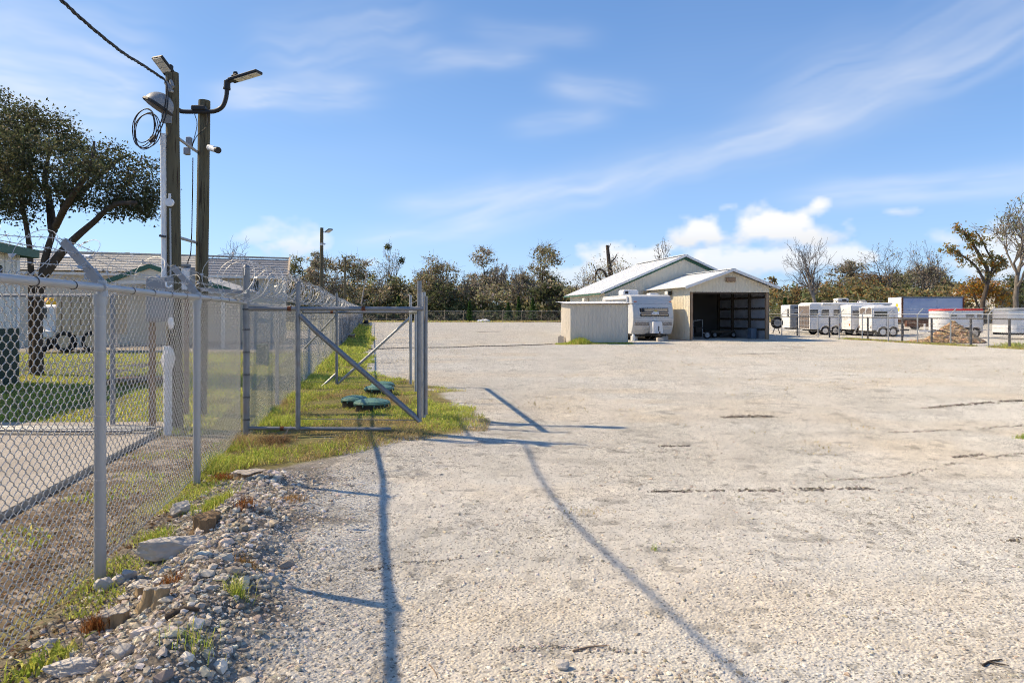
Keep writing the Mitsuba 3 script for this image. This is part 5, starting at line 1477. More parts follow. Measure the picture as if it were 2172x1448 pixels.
def trailers():
    # rear-most stock trailer, only its tail seen
    y = 59.5; x0 = (1657 - CX) / FPX * (y + 2.1); x1 = x0 + 5.2
    k = horse_trailer('stock_trailer', 'white stock trailer with grey slatted side, leftmost of the trailers', x0, x1, y, 2.1, .5, 2.52, 'mat_grey_paint', (x0 + 3.3, x0 + 4.2), rt=.1)
    part(k, 'tail_door', box(x0 - .06, x0 - .005, y + .06, y + 2.04, .5, 2.46, .02), 'mat_white')
    w = part(k, 'door_window', box(x0 - .09, x0 - .055, y + .25, y + .62, 1.5, 2.15, .01), 'mat_glass_dark')
    part(w, 'frame', bar((x0 - .1, y + .43, 1.48), (x0 - .1, y + .43, 2.17), .05, .03), 'mat_white')
    for z in (1.72, 2.18):
        part(k, 'side_slot', box(x0 + .3, x0 + 4.6, y - .012, y + .02, z, z + .13), 'mat_glass_dark')
    # the long horse trailer
    y = 54.6; W2 = 2.3; x0 = (1694 - CX) / FPX * (y + W2); x1 = (1893 - CX) / FPX * y
    xs_ = [(p - CX) / FPX * y for p in (1718, 1735, 1742, 1758, 1768, 1784)]
    wz = (1.6, 2.05)
    k = horse_trailer('horse_trailer', 'long white horse trailer with tandem wheels, dark windows and a black roof rack', x0, x1, y, W2, .48, 2.62, 'mat_white', [(p - CX) / FPX * y for p in (1750.5, 1772)],
                      [(xs_[0], xs_[1], *wz), (xs_[2], xs_[3], *wz), (xs_[4], xs_[5], *wz)], rr=.35, rt=.2, stripe=[(1.9, 1.2), (2.9, 1.33), (4.2, 1.5), (3.4, 1.42), (2.6, 1.34)])
    part(k, 'roof_awning', join([tube([(x0 + .9, y - .06, 2.5), (x1 - .1, y - .06, 2.52)], .09, 10), tube([(x0 + .9, y - .06, 2.34), (x0 + .9, y - .06, 2.5)], .05, 8)]), 'mat_white', 40)
    part(k, 'roof_rack', join([bar((x0 + 1.2, y + .5, 2.72), (x1 - .5, y + .5, 2.76), .5, .05)] + [bar((x, y + .5, 2.6), (x, y + .5, 2.72), .05, .05) for x in np.linspace(x0 + 1.4, x1 - .7, 6)]), 'mat_stripe')
    ac = part(k, 'roof_unit', shell(x0 + 2.6, x0 + 3.5, y + .9, y + 1.7, 2.62, 2.98, .06, .06, .08), 'mat_cream_white', 40)
    part(ac, 'grille', box(x0 + 2.95, x0 + 3.3, y + .87, y + .9, 2.7, 2.9, .005), 'mat_black')
    part(k, 'roof_vent', shell(x1 - 2.1, x1 - 1.5, y + .9, y + 1.6, 2.62, 2.82, .2, .2, .15), 'mat_white', 40)
    fr = [(.0, .08), (W2 - .1, W2 - .02)]
    part(k, 'tail_frame', join([box(x0 - .06, x0 - .004, y + a, y + b, .5, 2.5, .01) for a, b in ((.02, .14), (W2 - .16, W2 - .02))] + [box(x0 - .06, x0 - .004, y + .14, y + W2 - .16, 2.34, 2.5, .01)]), 'mat_white')
    part(k, 'tail_opening', box(x0 - .03, x0 - .003, y + .14, y + W2 - .16, .55, 2.34), 'mat_stripe')
    part(k, 'tail_gate', join([box(x0 - .09, x0 - .062, y + .3 + .62 * j, y + .34 + .62 * j, .6, 1.6) for j in range(3)] + [box(x0 - .09, x0 - .062, y + .2, y + W2 - .2, z, z + .05) for z in (.75, 1.15, 1.55)]), 'mat_silver')
    # a white tail panel trailer half hidden
    y = 52.8; x0 = (1781 - CX) / FPX * (y + 1.9); x1 = (1878 - CX) / FPX * y
    k = horse_trailer('horse_trailer', 'white horse trailer with a tall plain white tail door, middle of the three', x0, x1, y, 1.9, .5, 2.42, 'mat_white', [(1826 - CX) / FPX * y], [((1808 - CX) / FPX * y, (1822 - CX) / FPX * y, 1.6, 1.95)], rt=.2)
    part(k, 'tail_door', box(x0 - .07, x0 - .005, y - .02, y + 1.9, .48, 2.40, .04), 'mat_white')
    part(k, 'tail_light', join([box(x0 - .1, x0 - .068, y + a, y + a + .12, .78, .95, .01) for a in (.08, 1.7)]), 'mat_orange')
    part(k, 'decal', join([box(x0 - .076, x0 - .068, y + .5, y + 1.3, 1.26, 1.29), box(x0 - .076, x0 - .068, y + .62, y + 1.15, 1.2, 1.22)]), 'mat_stripe')
    # the small trailer with arched tail openings
    y = 50.6; W2 = 1.95; x0 = (1823 - CX) / FPX * (y + W2); x1 = (1912 - CX) / FPX * y
    k = horse_trailer('horse_trailer', 'short white horse trailer with two arched tail openings and rounded nose', x0, x1, y, W2, .5, 2.30, 'mat_white', [(p - CX) / FPX * y for p in (1872.5, 1894)], [((1854 - CX) / FPX * y, (1882 - CX) / FPX * y, 1.52, 1.9)], rl=.1, rr=.6, rt=.3)
    part(k, 'tail_door', box(x0 - .07, x0 - .005, y + .02, y + W2 - .02, .42, 1.62, .03), 'mat_white')
    for a in (.12, 1.02):
        arch = [(y + a, 1.66), (y + a + .8, 1.66), (y + a + .8, 1.95)] + [(y + a + .4 + .4 * math.cos(t), 1.95 + .22 * math.sin(t)) for t in np.linspace(.2, PI - .2, 7)] + [(y + a, 1.95)]
        part(k, 'tail_opening', prism(arch, 'x', x0 - .02, x0 + .03), 'mat_stripe')
    part(k, 'tail_frame', join([box(x0 - .05, x0 - .004, y + a, y + a + .08, 1.62, 2.2, .01) for a in (.03, .94, W2 - .11)]), 'mat_white')
    part(k, 'tail_light', join([box(x0 - .1, x0 - .068, y + a, y + a + .1, .62, .8, .01) for a in (.08, 1.75)]), 'mat_stripe')
    part(k, 'escape_door', join([bar((x1 - 1.1, y - .012, .7), (x1 - 1.1, y - .012, 1.9), .03, .02), bar((x1 - 1.1, y - .012, 1.9), (x1 - .55, y - .012, 1.9), .02, .03), bar((x1 - .55, y - .012, 1.9), (x1 - .55, y - .012, .7), .03, .02)]), 'mat_grey_paint')
    part(k, 'hitch', join([bar((x1 - .2, y + .4, .5), (x1 + 1.1, y + 1.0, .48), .08, .1), bar((x1 - .2, y + 1.5, .5), (x1 + 1.1, y + 1.0, .48), .08, .1), tube([(x1 + .7, y + 1, .05), (x1 + .7, y + 1, .8)], .05, 8)]), 'mat_black')
    # the box trailer
    y = 68.0; W2 = 2.5; zt = htop(630, y) ; x0 = (1884 - CX) / FPX * (y + W2); x1 = (2044 - CX) / FPX * y
    k = thing('box_trailer', 'big boxy freight trailer with side tinted blue for its shade and white end behind the horse trailers', 'trailer')
    R = float(rise(y))
    part(k, 'body', box(x0, x1, y, y + W2, R + 1.1, R + zt, .02), 'mat_box_shade')
    part(k, 'end_wall', box(x0 - .05, x0 - .004, y + .05, y + W2 - .05, R + 1.1, R + zt - .05, .01), 'mat_white')
    part(k, 'corner_post', join([box(x0 - .06, x0 + .1, y - .05, y - .003, R + 1.0, R + zt), box(x1 - .1, x1 + .03, y - .05, y - .003, R + 1.0, R + zt)]), 'mat_rust')
    part(k, 'top_rail', box(x0 - .06, x1 + .03, y - .05, y - .003, R + zt - .12, R + zt + .03, .01), 'mat_blue_grey')
    part(k, 'bottom_rail', box(x0 + .11, x1 - .11, y - .04, y - .003, R + 1.02, R + 1.16, .01), 'mat_stripe')
    part(k, 'sign_outline', join([bar((x0 + a, y - .012, R + b), (x0 + c, y - .012, R + d), .02, .05) for a, b, c, d in ((.6, 1.9, 1.0, 2.9), (1.0, 2.95, 3.4, 2.95), (3.5, 2.9, 3.5, 1.9), (.7, 1.85, 3.4, 1.85))]), 'mat_box_shade')
    for j in range(int((x1 - x0) / .6)):
        part(k, 'panel_seam', box(x0 + .5 + .6 * j, x0 + .525 + .6 * j, y - .009, y - .002, R + 1.2, R + zt - .14), 'mat_box_shade')
    part(k, 'emblem', join([box(x0 - .065, x0 - .052, y + .6, y + 1.0, R + zt - .95, R + zt - .65, .003), box(x0 - .065, x0 - .052, y + .35, y + .7, R + zt - 1.4, R + zt - 1.05, .003)]), 'mat_yellow')
    part(k, 'chassis', box(x0 + .3, x1 - .3, y + .4, y + W2 - .4, R + .75, R + 1.08), 'mat_rust')
    for x in (x1 - 2.3, x1 - 1.1, x0 + 1.4):
        t, r = wheel(np.array([x, y + .2, R + .5]), .5, .3)
        W_ = part(k, 'wheel', t, 'mat_rubber', 40); part(W_, 'rim', r, 'mat_grey_paint', 40)
    part(k, 'tool_rack', join([box(x0 + .3, x0 + 2.6, y - .3, y + .1, R + .3, R + .95, .02)]), 'mat_rust')
    # white trailer with red roof
    y = 47.5; W2 = 2.0; x0 = (1976 - CX) / FPX * (y + W2 * .5); x1 = (2087 - CX) / FPX * y
    k = horse_trailer('stock_trailer', 'white livestock trailer with a red roof edge behind the wood chip pile', x0, x1, y, W2, .52, 2.02, 'mat_white', [(p - CX) / FPX * y for p in (2049, 2068)], [((2014 - CX) / FPX * y, (2030 - CX) / FPX * y, 1.52, 1.66), ((2048 - CX) / FPX * y, (2066 - CX) / FPX * y, 1.48, 1.66), ((2072 - CX) / FPX * y, (2082 - CX) / FPX * y, 1.48, 1.64)], rl=.9, rt=.12, roof=('mat_red', .10))
    part(k, 'nose_vent', box(x0 + .02, x0 + .06, y + .8, y + 1.2, 1.55, 1.7, .008), 'mat_black')
    part(k, 'belt_line', shell(x0 - .012, x1 + .012, y - .012, y + W2 + .012, .98, 1.0, .9, .1, .004), 'mat_silver')
    part(k, 'hitch', join([bar((x0 + .2, y + .6, .5), (x0 - .9, y + 1, .48), .08, .1), bar((x0 + .2, y + 1.4, .5), (x0 - .9, y + 1, .48), .08, .1), tube([(x0 - .5, y + 1, .3), (x0 - .5, y + 1, 1.0)], .06, 8)]), 'mat_white')
    # the silver trailer at the edge
    y = 44.5; W2 = 2.1; x0 = (2113 - CX) / FPX * (y + W2 * .6); x1 = x0 + 6
    k = horse_trailer('silver_trailer', 'silver and white trailer with rounded nose cut off by the right edge', x0, x1, y, W2, .45, 2.06, 'mat_silver', (x0 + 3.4, x0 + 4.2), rl=.7, rt=.2, roof=('mat_grey_paint', .1))
    part(k, 'lower_panel', shell(x0 - .015, x1 + .01, y - .015, y + W2 + .015, .46, .98, .7, .1, .01), 'mat_white', 35)
    part(k, 'round_light', tube([(x0 + 1.75, y - .05, 1.45), (x0 + 1.75, y + .01, 1.45)], .1, 14), 'mat_lens')
    part(k, 'dark_panel', box(x0 + 1.95, x1 - .2, y - .03, y - .012, .6, 1.85, .005), 'mat_stripe')
    # odds and ends at the left of the stock trailer
    y = 58.0
    t, r = wheel(np.array([(1648 - CX) / FPX * y, y, .95]), .5, .25)
    k = thing('spare_wheel', 'dark spare wheel on a stand left of the leftmost trailer', 'wheel')
    part(k, 'tyre', t, 'mat_rubber', 40); part(k, 'rim', r, 'mat_grey_paint', 40)
    part(k, 'stand', join([bar(((p - CX) / FPX * y, y + .15, 0), ((1648 - CX) / FPX * y, y + .15, .9), .06, .06) for p in (1640, 1656)]), 'mat_post_dark')
    # the truck in the yard on the left, seen through the mesh
    y = 30.0
    X = lambda p: (p - CX) / FPX * y
    k = thing('box_truck', 'tan box truck with white bumper parked in the yard behind the near fence', 'truck')
    part(k, 'box_body', box(X(118), X(208), y, y + 2.3, .75, 2.55, .03), 'mat_tan')
    for j in range(4): part(k, 'box_seam', box(X(130 + 20 * j), X(131.5 + 20 * j), y - .02, y - .002, .8, 2.5), 'mat_wood')
    part(k, 'cab', shell(X(66), X(116), y + .1, y + 2.2, .7, 2.1, .3, .06, .25), 'mat_white', 35)
    part(k, 'cab_window', box(X(72), X(96), y + .07, y + .098, 1.5, 1.95, .005), 'mat_glass_dark')
    part(k, 'bumper', box(X(60), X(114), y - .1, y + .08, .62, .98, .05), 'mat_white')
    for p in (138, 88, 195):
        t, r = wheel(np.array([X(p), y + .05, .46]), .46, .26)
        W_ = part(k, 'wheel', t, 'mat_rubber', 40); part(W_, 'rim', r, 'mat_tan', 40)
    k = thing('yellow_tank', 'yellow tank on a dark frame behind the truck cab in the yard', 'tank')
    part(k, 'drum', tube([at(82, 650, 33), at(112, 650, 33)], .42, 18), 'mat_yellow', 40)
    part(k, 'hoop', join([ring_band(at(p, 650, 33), [1, 0, 0], .44, .06) for p in (88, 97, 106)]), 'mat_orange')
    part(k, 'frame', join([bar(at(84, 668, 33), at(84, 668, 33) * [1, 1, 0], .12, .12), bar(at(110, 668, 33), at(110, 668, 33) * [1, 1, 0], .12, .12)]), 'mat_black')


trailers()


# ------------------------------------------------------------------ small things on the ground
def stones(rng, P, size, cols, flat=(.45, .85), sub=0):
    """Small angular stones lying at the points P."""
    ico = trimesh.creation.icosahedron()
    v0, f0 = np.array(ico.vertices), np.array(ico.faces)
    n, m = len(P), len(v0)
    j = v0[None] * rng.uniform(.72, 1.25, (n, m, 1))
    sc = np.stack([rng.uniform(.8, 1.5, n), rng.uniform(.7, 1.1, n), rng.uniform(*flat, n)], 1) * np.asarray(size)[:, None]
    j = j * sc[:, None]
    a = rng.uniform(0, 6.28, n); t = rng.normal(0, .35, n)
    ca, sa, ct, st = np.cos(a), np.sin(a), np.cos(t), np.sin(t)
    M = np.stack([np.stack([ca, -sa * ct, sa * st], 1), np.stack([sa, ca * ct, -ca * st], 1), np.stack([0 * a, st, ct], 1)], 1)
    v = np.einsum('nij,nmj->nmi', M, j) + P[:, None]
    f = (f0[None] + (np.arange(n) * m)[:, None, None]).reshape(-1, 3)
    return (v.reshape(-1, 3), f), np.repeat(cols, m, 0)


def clumpy(x, y, sc, seed):
    return fb(np.stack([x * sc, y * sc, 0 * x], -1), 3, seed)


def scatter(rng, n, y0, y1, s0, s1, keep=None, bias=1.0):
    y = y0 + (y1 - y0) * rng.uniform(0, 1, n) ** bias
    s = rng.uniform(s0, s1, n)
    x = fence_x(y) + s
    if keep is not None:
        k = keep(x, y, s, rng); x, y, s = x[k], y[k], s[k]
    return np.stack([x, y, height(x, y)], 1)


STONE = [(.54, .49, .42), (.46, .41, .34), (.62, .575, .51), (.34, .30, .25), (.50, .42, .32)]


def gravel():
    rng = np.random.default_rng(21)
    M, K = [], []
    seen = lambda x, y, s, r: np.abs(x / y) < .79
    for n, y0, y1, s0, s1, lo, hi, keep in (
            (30000, 2.7, 9.5, .05, 8.5, .003, .0075, lambda x, y, s, r: (np.abs(x / y) < .78) & (r.random(len(x)) < (3.2 / y) ** 1.6)),
            (17000, 2.3, 7.2, -.3, 1.75, .005, .013, lambda x, y, s, r: r.random(len(x)) < np.exp(-((s - .75) / .6) ** 2)),
            (5200, 2.3, 7.0, -.1, 1.6, .011, .026, lambda x, y, s, r: r.random(len(x)) < np.exp(-((s - .7) / .45) ** 2)),
            (420, 2.4, 6.8, .15, 1.35, .024, .048, lambda x, y, s, r: r.random(len(x)) < np.exp(-((s - .66) / .33) ** 2)),
            (2600, 2.6, 3.35, 1.4, 3.6, .006, .016, lambda x, y, s, r: r.random(len(x)) < np.exp(-((y - 2.95) / .22) ** 2 - ((s - 2.9) / .6) ** 2)),
            (1500, 3.0, 9.0, 1.0, 7.5, .009, .018, lambda x, y, s, r: (np.abs(x / y) < .78) & (nz(np.stack([x * .9, y * .9, 0 * x], -1), 3) > .55))):
        P = scatter(rng, n, y0, y1, s0, s1, keep)
        sz = np.exp(rng.uniform(math.log(lo), math.log(hi), len(P)))
        m, c = stones(rng, P, sz, palette(rng, STONE, len(P), .3, .05))
        M.append(m); K.append(c)
    key = solo('loose_gravel', join(M), 'mat_stones', 'loose pale gravel stones strewn over the near lot and the rubble strip', 'gravel', kind='stuff', color=np.vstack(K))


gravel()


def leaf_litter():
    rng = np.random.default_rng(27)
    n = 9000
    y = 2.3 + 6.5 * rng.uniform(0, 1, n) ** 1.3; s = rng.normal(-.5, .55, n); x = fence_x(y) + s
    ok = (s > -1.35) & (s < .9) & (clumpy(x, y, 1.3, 33) > .40) & (rng.random(n) < np.where(s > .1, .35, 1))
    x, y, s = x[ok], y[ok], s[ok]
    z = np.where(s > -.3, height(x, y), rise(y) - .028)
    m, c = leaf_cards(rng, np.stack([x, y, z + .006], 1), .016, palette(rng, [(.30, .21, .12), (.22, .15, .09), (.40, .32, .22), (.16, .12, .08)], len(x)), flat=.75)
    solo('leaf_litter', m, 'mat_leaf', 'dry brown leaves lying on bare soil along the near fence', 'leaves', kind='stuff', color=c)


def ridge(pts, n, size, dark):
    rng = np.random.default_rng(int(abs(pts[0][0])) + n)
    p = smooth_path([on_ground(*q) for q in pts], 60)
    t = rng.uniform(0, len(p) - 1.01, n); gapn = nz(np.stack([t * .35, 0 * t, 0 * t], -1), 4)
    t = t[gapn + rng.uniform(-.22, .22, n) > .40]
    i = t.astype(int)
    c = p[i] + (p[i + 1] - p[i]) * (t - i)[:, None]
    c[:, :2] += rng.normal(0, 1, (len(c), 2)) * size * [2.2, 1.1]
    c[:, 2] = height(c[:, 0], c[:, 1]) + size * .05
    return stones(rng, c, size * rng.uniform(.2, .85, len(c)), palette(rng, dark, len(c), .3, .06), (.5, 1.0))


DARK_CLODS = [(.10, .09, .08), (.17, .15, .13), (.30, .27, .23)]  # the darkest stone tones along the ridges
PALE = [(.34, .31, .27), (.22, .2, .17), (.45, .42, .38)]
R_ = [ridge([(1365, 1044), (1500, 1042), (1660, 1040)], 300, .02, DARK_CLODS), ridge([(1695, 1039), (1760, 1037), (1850, 1038)], 180, .022, DARK_CLODS),
      ridge([(1950, 867), (2040, 860), (2120, 853), (2190, 850)], 420, .035, DARK_CLODS), ridge([(1538, 886), (1585, 884), (1632, 884)], 300, .035, DARK_CLODS),
      ridge([(1705, 1020), (1900, 1012), (2060, 975), (2172, 960)], 420, .018, PALE), ridge([(1860, 915), (2010, 912), (2172, 903)], 300, .022, PALE),
      ridge([(1400, 946), (1455, 946)], 90, .02, DARK_CLODS), ridge([(2020, 970), (2090, 962)], 110, .022, DARK_CLODS), ridge([(840, 1195), (920, 1190), (990, 1182)], 160, .013, PALE),
      ridge([(770, 1213), (830, 1203)], 60, .014, DARK_CLODS), ridge([(1105, 690), (1150, 689), (1190, 690)], 260, .16, DARK_CLODS), ridge([(1010, 706), (1060, 705)], 140, .08, PALE),
      ridge([(1570, 752), (1640, 750)], 120, .045, PALE), ridge([(2140, 1147), (2180, 1140)], 60, .016, DARK_CLODS), ridge([(1060, 1380), (1200, 1375), (1330, 1378)], 200, .014, PALE),
      ridge([(560, 1048), (640, 1040), (700, 1046)], 200, .016, PALE), ridge([(700, 965), (760, 952), (840, 942)], 220, .02, DARK_CLODS), ridge([(1640, 733), (1700, 738)], 80, .05, PALE)]
solo('gravel_ridges', join([m for m, _ in R_]), 'mat_stones', 'broken dark ridges of packed gravel left by wheels across the lot', 'gravel', kind='stuff', color=np.vstack([c for _, c in R_]))


def rock(seed, c, r, yaw, label, sub=4, rough=.22, name='rock', sink=.22):
    m = trimesh.creation.icosphere(subdivisions=sub)
    v = np.array(m.vertices) * 1.08
    rng = np.random.default_rng(seed)
    for _ in range(16):                                 # chipped flat faces
        d = rng.normal(size=3); d /= np.linalg.norm(d)
        v = v - np.maximum(0, v @ d - rng.uniform(.62, .9))[:, None] * d
    v = v * (1 + rough * (fb(v * 1.6 + seed * 7.1, 3, seed) - .5) + rough * .9 * (fb(v * 5 + seed, 4, seed + 3) - .5))[:, None] * np.asarray(r)
    ca, sa = math.cos(yaw), math.sin(yaw)
    v = np.stack([v[:, 0] * ca - v[:, 1] * sa, v[:, 0] * sa + v[:, 1] * ca, v[:, 2]], 1)
    z = Z(c[0], c[1])
    solo(name, (v + [c[0], c[1], z + r[2] * sink], np.array(m.faces)), 'mat_limestone', label, 'rock', smooth=28)


g = on_ground
rock(1, g(362, 1192), (.235, .095, .095), .42, 'long pale limestone chunk lying along the foot of the fence', sink=.5)
rock(2, g(386, 1096), (.085, .07, .07), .3, 'rounded pale lump of stone near the second fence post', sink=.55)
rock(3, g(222, 1247), (.055, .05, .055), .5, 'grey rock against the foot of the nearest fence post', 3)
rock(4, g(247, 1238), (.042, .045, .05), .1, 'upright stone just right of the rock at the nearest post', 3)
rock(5, g(272, 1228), (.05, .04, .048), 1.0, 'third stone right of the nearest post foot', 3)
rock(6, g(298, 1250), (.075, .05, .04), .2, 'low flat stone between the tree stumps and the long limestone chunk', 3)
rock(7, g(352, 1238), (.055, .045, .04), .9, 'pale stone right of the low flat stone on the rubble strip', 3)
rock(8, g(1192, 1418), (.034, .03, .034), .3, 'white round stone alone at the bottom middle of the gravel', 3, .15)
rock(9, g(262, 1448), (.05, .04, .04), .3, 'pale stone at the bottom edge left of the middle', 3)
rock(10, g(150, 1440), (.11, .06, .045), .2, 'long low crumbling stone slab at the bottom left', 4, .3)
rock(11, g(90, 1370), (.07, .05, .035), .7, 'flat grey stone near the fence at the lower left', 3, .3)
rock(12, g(515, 1008), (.11, .06, .045), .2, 'flat pale broken stone beside the third stump', 3, .3)


def stump(seed, c, r, h, label, squash=1.0, lean=(0, 0), lobes=.12, side='mat_stump_side', top='mat_stump_top'):
    rng = np.random.default_rng(seed)
    n = 72
    an = np.arange(n) * 2 * PI / n
    prof = 1 + lobes * np.sin(an * 2 + seed) + lobes * .7 * np.sin(an * 3 + 2 * seed) + .05 * np.sin(an * 7) + .025 * np.sin(an * 13 + seed) + rng.normal(0, .02, n)
    z0 = Z(c[0], c[1])
    rings = []
    for t, s in ((-.35, 1.25), (.05, 1.12), (.25, .98), (.6, .93), (.92, .97), (1.0, .985)):
        rr = r * s * (prof if t > 0 else prof * (1 + .1 * np.sin(an * 5)))
        rings.append(np.stack([c[0] + rr * np.cos(an) + lean[0] * t, c[1] + rr * squash * np.sin(an) + lean[1] * t, np.full(n, z0 + h * t) + ((.10 * h * np.sin(an + seed) + .05 * h * np.sin(an * 5) + rng.normal(0, .02 * h, n)) if t > .9 else 0)], 1))
    k = thing('tree_stump', label, 'tree stump')
    part(k, 'side', loft(rings, caps=False), side, 40)
    rim = rings[-1]
    ce = rim.mean(0)
    rt = [ce + (rim - ce) * s + [0, 0, dz] for s, dz in ((1.0, 0), (.97, .004), (.6, .003), (.3, .004), (.05, .003))]
    part(k, 'cut_face', loft(rt), top, 30)


stump(1, g(240, 1338), .070, .085, 'pale cut stump beside the rusty fern at the lower left', .8)
stump(2, g(328, 1338), .062, .09, 'cut stump with flared top right of the rusty fern one', .7, (.02, 0), .2)
stump(3, g(300, 1290), .036, .035, 'smallest stump behind the two cut stumps at the lower left', .9)
stump(4, g(262, 1286), .036, .03, 'low flat stump behind the rusty fern', .9)
stump(5, g(440, 1150), .095, .10, 'brown stump overgrown with green fern beyond the long limestone chunk', .9, (0, 0), .2, 'mat_old_stump', 'mat_old_stump')
stump(6, g(530, 1018), .12, .07, 'broken weathered stump near the second fence post', .7, (0, 0), .3, 'mat_old_stump')
stump(7, g(737, 721), .42, .34, 'wide old stump by the board fence far along the grass', .8, (0, 0), .12, 'mat_old_stump')


# septic covers
def septic(px, py, r, label, hgt=.13):
    c = g(px, py); z = Z(c[0], c[1]) + .02
    n = 48
    an = np.arange(n) * 2 * PI / n
    ring = lambda rr, zz: np.stack([c[0] + rr * np.cos(an), c[1] + rr * np.sin(an), np.full(n, z + zz)], 1)
    k = thing('septic_lid', label, 'septic lid', 'green septic tank lids')
    part(k, 'riser', loft([ring(r * .9, -.1), ring(r * .9, hgt - .038)]), 'mat_black', 30)
    part(k, 'lid', loft([ring(r * .95, hgt - .04), ring(r, hgt - .036), ring(r * 1.005, hgt - .014), ring(r * .985, hgt - .008), ring(r * .93, hgt - .006), ring(r * .91, hgt + .006), ring(r * .6, hgt + .034), ring(r * .2, hgt + .046)]), 'mat_lid', 20)
    part(k, 'rib', join([bar(c + [.25 * r * math.cos(a), .25 * r * math.sin(a), z - c[2] + hgt + .045], c + [.92 * r * math.cos(a), .92 * r * math.sin(a), z - c[2] + hgt + .006], .014, .007) for a in np.arange(12) * PI / 6]), 'mat_lid')
    part(k, 'lug', join([box(c[0] + r * math.cos(a) - .01, c[0] + r * math.cos(a) + .01, c[1] + r * math.sin(a) - .01, c[1] + r * math.sin(a) + .01, z + hgt - .07, z + hgt - .03, .003) for a in np.arange(10) * PI / 5]), 'mat_lid')


septic(789, 876, .30, 'nearest green round septic lid in the grass behind the front gate')
septic(752, 868, .23, 'small green septic lid left of the nearest one')
septic(804, 842, .29, 'green septic lid behind the nearest one and below the farthest')
septic(812, 830, .25, 'farthest green septic lid under the diagonal gate brace')


leaf_litter()


# grass
def blades(rng, P, h, w, cols, lean=.5, tips=1.25):
    n = len(P)
    a = rng.uniform(0, 6.28, n); b = rng.uniform(0, 6.28, n)
    d = np.stack([np.cos(a), np.sin(a), 0 * a], 1); s = np.stack([np.cos(b), np.sin(b), 0 * b], 1)
    l = (lean * rng.uniform(.2, 1.3, n))[:, None]
    h = np.asarray(h)[:, None]; w = np.asarray(w)[:, None]
    up = np.array([0, 0, 1.0])
    m = P + up * h * .55 + d * h * l * .3
    t = P + up * h * (1 - .35 * np.clip(l, 0, 1.5)) + d * h * l
    v = np.stack([P - s * w, P + s * w, m + s * w * .8, m - s * w * .8, t], 1).reshape(-1, 3)
    f = (np.array([[0, 1, 2], [0, 2, 3], [3, 2, 4]])[None] + (np.arange(n) * 5)[:, None, None]).reshape(-1, 3)
    return (v, f), np.repeat(cols, 5, 0)


GREEN = [(.42, .48, .09), (.53, .55, .12), (.33, .42, .08), (.58, .56, .18)]
DRY = [(.46, .36, .18), (.54, .44, .25), (.42, .28, .13), (.38, .34, .13)]




